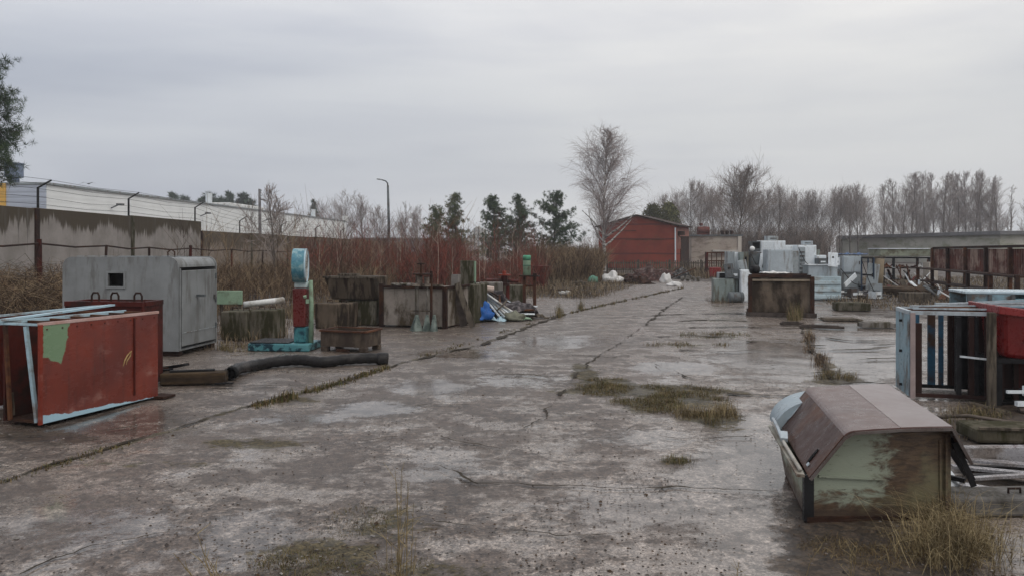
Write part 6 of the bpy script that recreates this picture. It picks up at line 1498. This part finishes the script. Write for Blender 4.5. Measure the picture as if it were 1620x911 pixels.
patch(1380, 870, 120, 34, 700, .05, 'flat dead grass litter on the bare soil before the hopper', w=.005, lean=2.5, mats=[STRAW[3], STRAW[3], STRAW[1]])
patch(600, 830, 90, 45, 1300, .018, 'low olive moss grass in the near crack', mats=MOSSG, w=.005)
patch(540, 888, 150, 24, 1700, .022, 'patchy green and straw grass along the lower edge', w=.0045, mats=[STRAW[1], STRAW[2], STRAW[3]])
patch(410, 704, 80, 10, 900, .03, 'flat yellow green moss left of the middle', mats=[STRAW[2], STRAW[1]], w=.006)
patch(1322, 598, 34, 8, 240, .15, 'olive grass behind the hopper', w=.008)
patch(1300, 572, 12, 14, 160, .16, 'line of weeds in the slab joint above the hopper', w=.008, mats=BRNST)
patch(1280, 540, 8, 18, 160, .18, 'weeds in the slab joint below the brown crate', w=.01, mats=BRNST)
patch(1257, 505, 11, 7, 150, .50, 'tall dry weed clump at the corner of the brown crate', w=.012, lean=.35)
patch(885, 500, 6, 3, 46, .42, 'lone dry grass clump on the far left edge of the road', w=.014, lean=.25)
patch(920, 488, 5, 2.5, 36, .36, 'second lone grass clump beyond it', w=.014, lean=.25)
patch(1130, 530, 60, 5, 260, .10, 'dark low weeds in the road slabs before the brown crate', w=.012, mats=MOSSG)
patch(1085, 545, 70, 4, 200, .08, 'thin weeds in the cross joint of the road', w=.012, mats=MOSSG)
patch(1145, 476, 30, 4, 200, .22, 'dead grass at the foot of the cabinet heap', w=.014, mats=DEADG)
patch(1530, 660, 60, 10, 260, .17, 'dead straw and leaves before the gate frames', w=.006, lean=.9)
patch(1560, 684, 60, 14, 200, .07, 'dead grass around the mossy slab', w=.006, lean=.9, mats=DEADG)
patch(305, 602, 55, 5, 240, .13, 'dry grass along the rotten timber sleeper', w=.007)
patch(372, 552, 26, 5, 160, .17, 'green and yellow weeds between the cabin and the scale', w=.01)
patch(300, 552, 40, 4, 120, .09, 'thin dead grass at the foot of the cabin', w=.008, mats=DEADG)
for (a, b, n, h) in (((0, 762), (270, 681), 260, .035), ((270, 681), (490, 619), 380, .06), ((440, 634), (480, 624), 90, .10), ((490, 619), (640, 573), 260, .06), ((640, 573), (880, 500), 220, .05), ((880, 500), (1080, 456), 220, .10)):
    mb = MB(); A_, B_ = G(*a), G(*b)
    for i in range(n):
        t = rnd.random(); p = A_.lerp(B_, t) + Vector((rnd.gauss(0, .05), rnd.gauss(0, .05), 0))
        if mnoise.noise(Vector((p.x * 1.1, p.y * 1.1, 8))) > -.1: blades(mb, p, 3, h * rnd.uniform(.5, 1.4), .05, .006 + .0006 * p.y, .5, 3, rnd)
    stuff(mb, 'joint_grass', [STRAW[3], STRAW[1], STRAW[2]], 'grass growing in the long joint on the left of the road', 'grass')
# tall stalks right before the camera
def weed(px, Y, h, n, spread, seed, label, lean=.1, dx=0.0, w=.004):
    r = random.Random(seed); p = at(px, 395, Y); t = thing('dry_weed', label, 'weed', (p.x, Y, 0)); ms = MB(); ml = MB()
    for k in range(n):
        a = r.uniform(0, 6.28); q = Vector((math.cos(a), math.sin(a), 0)) * spread * r.random(); hh = h * r.uniform(.55, 1.05); l = Vector((r.gauss(dx, lean), r.gauss(0, lean), 0)) * hh
        pts = [q, q + l * .3 + Vector((0, 0, hh * .5)), q + l + Vector((0, 0, hh))]; ms.tube(pts, [w * .5, w * .4, w * .2], 4, 0, cap=False)
        for j in range(5):
            b, d2 = along(pts, r.uniform(.5, 1)); e = b + Vector((r.gauss(0, .03), r.gauss(0, .03), r.uniform(.02, .06))); ml.tube([b, e], [w * .35, w * .15], 3, cap=False)
    blades(ml, (0, 0, 0), n * 2, h * .35, spread * 1.2, .005, .5, 1, r)
    ms.build('stalk', STRAW[1], t); ml.build('seed_head', STRAW[0], t)
weed(630, 3.0, .82, 16, .05, 1, 'tall dry weed stalk before the camera, left of the middle', .05)
weed(622, 3.1, 1.0, 1, .02, 2, 'highest single dry stalk rising over the wet slabs', .02)
weed(368, 3.3, .50, 8, .06, 3, 'leaning dry stalks in the lower left', .08, -.34, .006)
weed(455, 3.3, .34, 5, .08, 4, 'thin dry stalks left of the tall weed', .1)
weed(800, 3.2, .30, 3, .08, 5, 'small dry stalk near the middle of the lower edge', .1)
weed(1320, 3.75, .36, 4, .15, 6, 'dry stalks on the bare soil left of the hopper grass', .2)
weed(1160, 3.6, .2, 3, .1, 7, 'low dry stalks on the wet slab before the hopper', .2)
# loose stones and clods
mb = MB(); rnd = random.Random(71)
for i in range(11000):
    Y = 3.6 + 9 * rnd.random() ** 1.6; x = rnd.uniform(-.72, .72) * Y
    d_ = mnoise.noise(Vector((x * .8, Y * .8, 5))); 
    if d_ < -.02 and rnd.random() < .8: continue
    s = rnd.uniform(.0035, .010) * (2.2 if rnd.random() < .02 else 1); c = Vector((x, Y, .001)); a = rnd.uniform(0, 6.28)
    v = [c + Vector((math.cos(a + t) * s * rnd.uniform(.7, 1.4), math.sin(a + t) * s * rnd.uniform(.7, 1.3), 0)) for t in (0, 1.57, 3.14, 4.71)] + [c + Vector((rnd.gauss(0, s * .2), rnd.gauss(0, s * .2), s * rnd.uniform(.4, .8)))]
    mb.add(v, [(0, 1, 4), (1, 2, 4), (2, 3, 4), (3, 0, 4)], rnd.randrange(3))
stuff(mb, 'loose_gravel', [plain('dark_stone', (.05, .042, .038)), plain('grey_stone', (.22, .20, .185)), plain('brown_clod', (.06, .04, .026))], 'loose gravel and clods scattered over the slabs', 'gravel')
# ================================================================== more of the clutter
rnd = random.Random(91)
# --- a larger scrap heap beside the concrete tank
HEAP = [('weathered board', WOOD), ('rusty pipe', RUST), ('dark pipe', DGREY), ('pale lath', LGREY), ('dark board', DBARK)]
for k in range(20):
    nm, mt = HEAP[k % 5]; x0, x1 = 752 + rnd.uniform(0, 46), 775 + rnd.uniform(0, 78); Y = 18.3 + rnd.uniform(0, 1.2)
    a = at(x0, 452 + rnd.uniform(0, 32) + (x0 - 752) * .35, Y + .4); b = at(x1, 495 + rnd.uniform(-8, 8), Y - .2); b.z = max(b.z, .04)
    mb = MB()
    if 'pipe' in nm: mb.tube([a, b], .024, 8)
    else: mb.bar(a, b, .1 if 'board' in nm else .04, .022, (0, rnd.uniform(-1, 1), 1))
    tag(mb.build(nm.replace(' ', '_'), mt), nm + ' lying criss-cross in the scrap heap beside the concrete tank', nm.split()[-1], nm + 's of the scrap heap')
for k in range(7):
    c = G(756 + 14 * k, 503 + rnd.uniform(-4, 5)); mb = MB(); mb.crumple((0, 0, 0), rnd.uniform(.25, .5), rnd.uniform(.15, .3), 0, 130 + k, .2, 8)
    mt = (LGREY, DGREY, TARP, WOOD, STEEL, GREENP, LGREY)[k]
    tag(mb.build('litter_sheet', mt, None, loc=c, rz=rnd.uniform(-1, 1)), ('pale grey plastic rag before the blue tarpaulin', 'dark rag at the front of the scrap heap', 'small blue tarpaulin scrap left of the canvas bundle', 'brown cardboard scrap before the canvas bundle', 'black plastic rag under the poles', 'pale green rag right of the canvas bundle', 'pale rag at the right tip of the scrap heap')[k], 'rag')
mb = MB(); mb.blob((0, 0, 0), (.6, .45, .62), 19, .32, 2.4, 22, 12, flat=.2)
tag(mb.build('brush_pile', bpy.data.materials['dark_rubbish'], None, False, loc=(at(772, 395, 19.3).x, 19.3, 0)), 'taller dark heap of rubbish against the concrete slab behind the blue tarpaulin', 'rubbish')

# --- cabinet heap: tilted sheets, small boxes, cables
def loose_panel(px, ytop, w, h, Y, mt, lean, roll, label, z0=0.0):
    a = at(px, 395, Y); t = thing('sheet_metal', label, 'panel', (a.x, Y, z0), R(rnd.uniform(-14, 8))); t.rotation_euler.x = R(lean); t.rotation_euler.y = R(roll)
    mb = MB(); mb.box(0, w, 0, .03, 0.01, h); mb.build('sheet', mt, t, bevel=.006)
    for x in (0.03, w - .07):
        mb = MB(); mb.box(x, x + .04, -.02, -.001, .06, h - .05); mb.build('edge_strip', mt, t)
    mb = MB(); mb.box(w * .4, w * .6, -.012, -.001, h * .62, h * .72); mb.build('slot', BLACK, t)  # black strip on the uncut sheet, standing in for a shaded slot
for q in ((1157, 0, .34, .95, 25.3, GALV, -14, 6, 'galvanised sheet leaning between the low cabinets', .0), (1176, 0, .30, 1.25, 25.5, MGREY, -9, -7, 'grey sheet leaning aslant on the pale grey green cabinet', .1), (1196, 0, .28, 1.3, 26.1, LGREY, -8, 9, 'white narrow sheet tilted against the big white cabinet', .3),
          (1321, 0, .42, 1.0, 26.9, DGREY, -10, -5, 'dark sheet leaning in the gap right of the white cabinets', 0), (1368, 0, .40, 1.25, 26.9, MGREY, -8, 8, 'grey sheet leaning on the blue tubular frame', 0), (1310, 0, .3, .5, 25.4, LGREY, -16, 4, 'short white sheet propped on the flat grey box', 1.13), (1148, 0, .3, .48, 24.95, DGREY, -12, -8, 'dark cover plate propped on the low cabinet by the road', .75)):
    loose_panel(*q)
for k, (px, w, h, d, Y, z0, mt, rz, lab) in enumerate(((1176, .3, .22, .3, 25.0, .745, MGREY, 12, 'small grey box tipped on the low cabinets left of the brown crate'), (1158, .22, .3, .25, 24.95, .745, DGREY, -20, 'small dark box beside the flat open fronted box'), (1215, .4, .16, .3, 27.3, 2.03, MGREY, 8, 'flat grey box lying on top of the big white cabinet'),
        (1270, .34, .14, .3, 27.1, 1.87, GALV, -9, 'flat galvanised box lying on the white cabinet with louvres'), (1296, .3, .2, .25, 25.8, 1.20, DGREY, 14, 'small dark box standing on the pale lid of the long flat box'), (1316, .26, .26, .25, 26.0, 1.17, LGREY, -8, 'small white box at the right end of the pale lid'),
        (1347, .36, .34, .3, 26.3, .02, DGREY, 25, 'dark box thrown among the white scraps'), (1376, .4, .5, .35, 26.4, .02, MGREY, -18, 'grey box standing in the scraps before the blue tubular frame'), (1386, .3, .24, .3, 26.0, .02, LGREY, 30, 'little white box at the right end of the white scraps'))):
    a = at(px, 395, Y); t = thing('small_box', lab, 'box', (a.x, Y, z0), R(rz))
    mb = MB(); hollow(mb, 0, w, 0, d, 0.002, h, .015); mb.build('body', mt, t)
    mb = MB(); mb.box(.016, w - .016, .016, d - .016, h - .05, h - .045); mb.build('opening_shade', BLACK, t)  # black sheet below the rim stands in for the shaded inside
    mb = MB(); mb.box(w * .2, w * .8, -.012, -.001, h * .3, h * .55); mb.build('label_plate', LGREY if mt is DGREY else DGREY, t)
for k, (px0, y0, px1, y1, Y) in enumerate(((1170, 425, 1204, 436, 25.2), (1188, 402, 1210, 430, 26.0), (1263, 392, 1284, 419, 26.5), (1330, 425, 1366, 450, 26.7), (1362, 408, 1384, 462, 26.6))):
    a = at(px0, y0, Y); b = at(px1, y1, Y - .3); mb = MB(); mid = a.lerp(b, .5) + Vector((0, -.1, -.22)); mb.tube(spline([a, mid, b], 6), .014, 6)
    tag(mb.build('loose_cable', RUBBER, None, True), 'black cable hanging slack between the grey cabinets', 'cable', 'cables on the cabinet heap')
# --- rusty heap before and in the storage rack, junk between the racks
for k in range(26):
    px = rnd.uniform(1398, 1500); Y = rnd.uniform(28.5, 33); a = at(px, 395, Y); mt = (RUST, DRUST, WHITE, LGREY, DRED)[k % 5]; mb = MB()
    if k % 3: mb.bar((0, 0, .03), (rnd.uniform(-.8, .8), rnd.uniform(-.2, .4), rnd.uniform(.15, .75)), rnd.uniform(.04, .16), .03)
    else: mb.crumple((0, 0, 0), .6, .35, 0, 160 + k, .28, 8)
    tag(mb.build('yard_scrap', mt, None, loc=(a.x, Y, .01)), mt.name.replace('_', ' ') + (' bar' if k % 3 else ' crumpled sheet') + ' in the heap before the storage rack', 'scrap', mt.name.replace('_', ' ') + (' bars' if k % 3 else ' sheets') + ' before the storage rack')
mb = MB(); mb.blob((0, 0, 0), (1.5, .8, .38), 88, .35, 2.4, 22, 11, flat=.1); tag(mb.build('earth_mound', W('brown_earth', (.09, .062, .04), (.05, .035, .024), 4, rough=.9, bump=1), None, True, loc=(at(1418, 395, 28.5).x, 28.5, 0)), 'low mound of brown earth before the storage rack', 'earth mound')
# --- rack of thin bars at the right edge
fr0 = Vector((4.58, 8.72, 0)); M15 = Matrix.Rotation(R(-15), 3, 'Z')
for k, (x, y, w, h, mts, lab) in enumerate(((.95, .5, .42, .97, (CBRN, STEEL), 'dark bar frame standing just behind the blue cage'), (1.15, .8, .5, .99, (CBRN, MBLUE), 'bar frame with a blue rail, second behind the blue cage'), (1.22, .45, .5, 1.0, (STEEL, CBRN), 'black bar frame behind the wooden post'), (1.5, 1.25, .9, 1.0, (BLUEP, CBRN), 'pale blue topped bar frame farthest behind the cage'), (1.3, .9, .8, .98, (CBRN, DRED), 'dark red bar frame behind the red tub'))):
    p = fr0 + M15 @ Vector((x, y, 0)); t = thing('bar_frame', lab, 'bar frame', p, R(-15 + rnd.uniform(-6, 6))); t.rotation_euler.x = R(rnd.uniform(-5, 5))
    n = 6
    for j in range(n):
        xx = w * j / (n - 1); mb = MB(); mb.bar((xx, 0, .0), (xx + rnd.uniform(-.02, .02), 0, h - .03), .03 if j % 2 else .045); mb.build('bar', mts[0], t)
    for z_ in (.06, h * .52, h):
        mb = MB(); mb.bar((-.03, -.035 if z_ < h else 0, z_), (w + .03, -.035 if z_ < h else 0, z_), .035); mb.build('rail', mts[1], t)
for k in range(7):
    mb = MB(); a = fr0 + M15 @ Vector((.05 + .1 * k, .1 + .16 * k, 1.02)); b = a + M15 @ Vector((1.5, rnd.uniform(-.25, .3), .02 + .012 * k)); mb.bar(a, b, .03, .018)
    tag(mb.build('roof_bar', (GALV, RUST, BLUEP)[k % 3]), ('galvanised', 'rusty', 'pale blue')[k % 3] + ' thin bar lying across the tops of the cages', 'metal bar', ('galvanised', 'rusty', 'pale blue')[k % 3] + ' bars over the cages')
for k in range(6):
    mb = MB(); a = Vector((5.15 + .17 * k, 7.75 + rnd.uniform(-.2, .2), .02)); mb.bar(a, a + Vector((rnd.uniform(-.4, .5), rnd.uniform(-.2, .2), rnd.uniform(.0, .12))), .05, .02)
    tag(mb.build('ground_litter', (WOOD, DBARK, RUST)[k % 3], None), ('grey stick', 'dark stick', 'rusty strip')[k % 3] + ' on the ground before the red tub', 'litter', ('grey stick', 'dark stick', 'rusty strip')[k % 3] + 's before the red tub')
for k in range(5):
    mb = MB(); a = at(1512 + 6 * k, 700 + 12 * k, 5.9 - .12 * k); a.z = .02 + .012 * k; mb.bar(a, a + Vector((rnd.uniform(.5, .9), rnd.uniform(-.35, .1), .01)), .045, .02)
    tag(mb.build('short_strip', (STEEL, SILV, DRUST)[k % 3], None), ('black', 'pale', 'rusty')[k % 3] + ' short strip among the long bars right of the hopper', 'metal strip', ('black', 'pale', 'rusty')[k % 3] + ' short strips right of the hopper')
# --- straw along the foot of the thickets and the wall
mb = MB()
for i in range(3200):
    y = rnd.uniform(18.5, 30); x = rnd.uniform(-7.5 + (y - 18) * .28, -3.4 + (y - 18) * .38)
    blades(mb, (x, y, 0), 3, rnd.uniform(.12, .5), .3, .013, .9, 3, rnd)
stuff(mb, 'thicket_grass', DEADG, 'pale dead grass at the foot of the brown brush', 'grass')
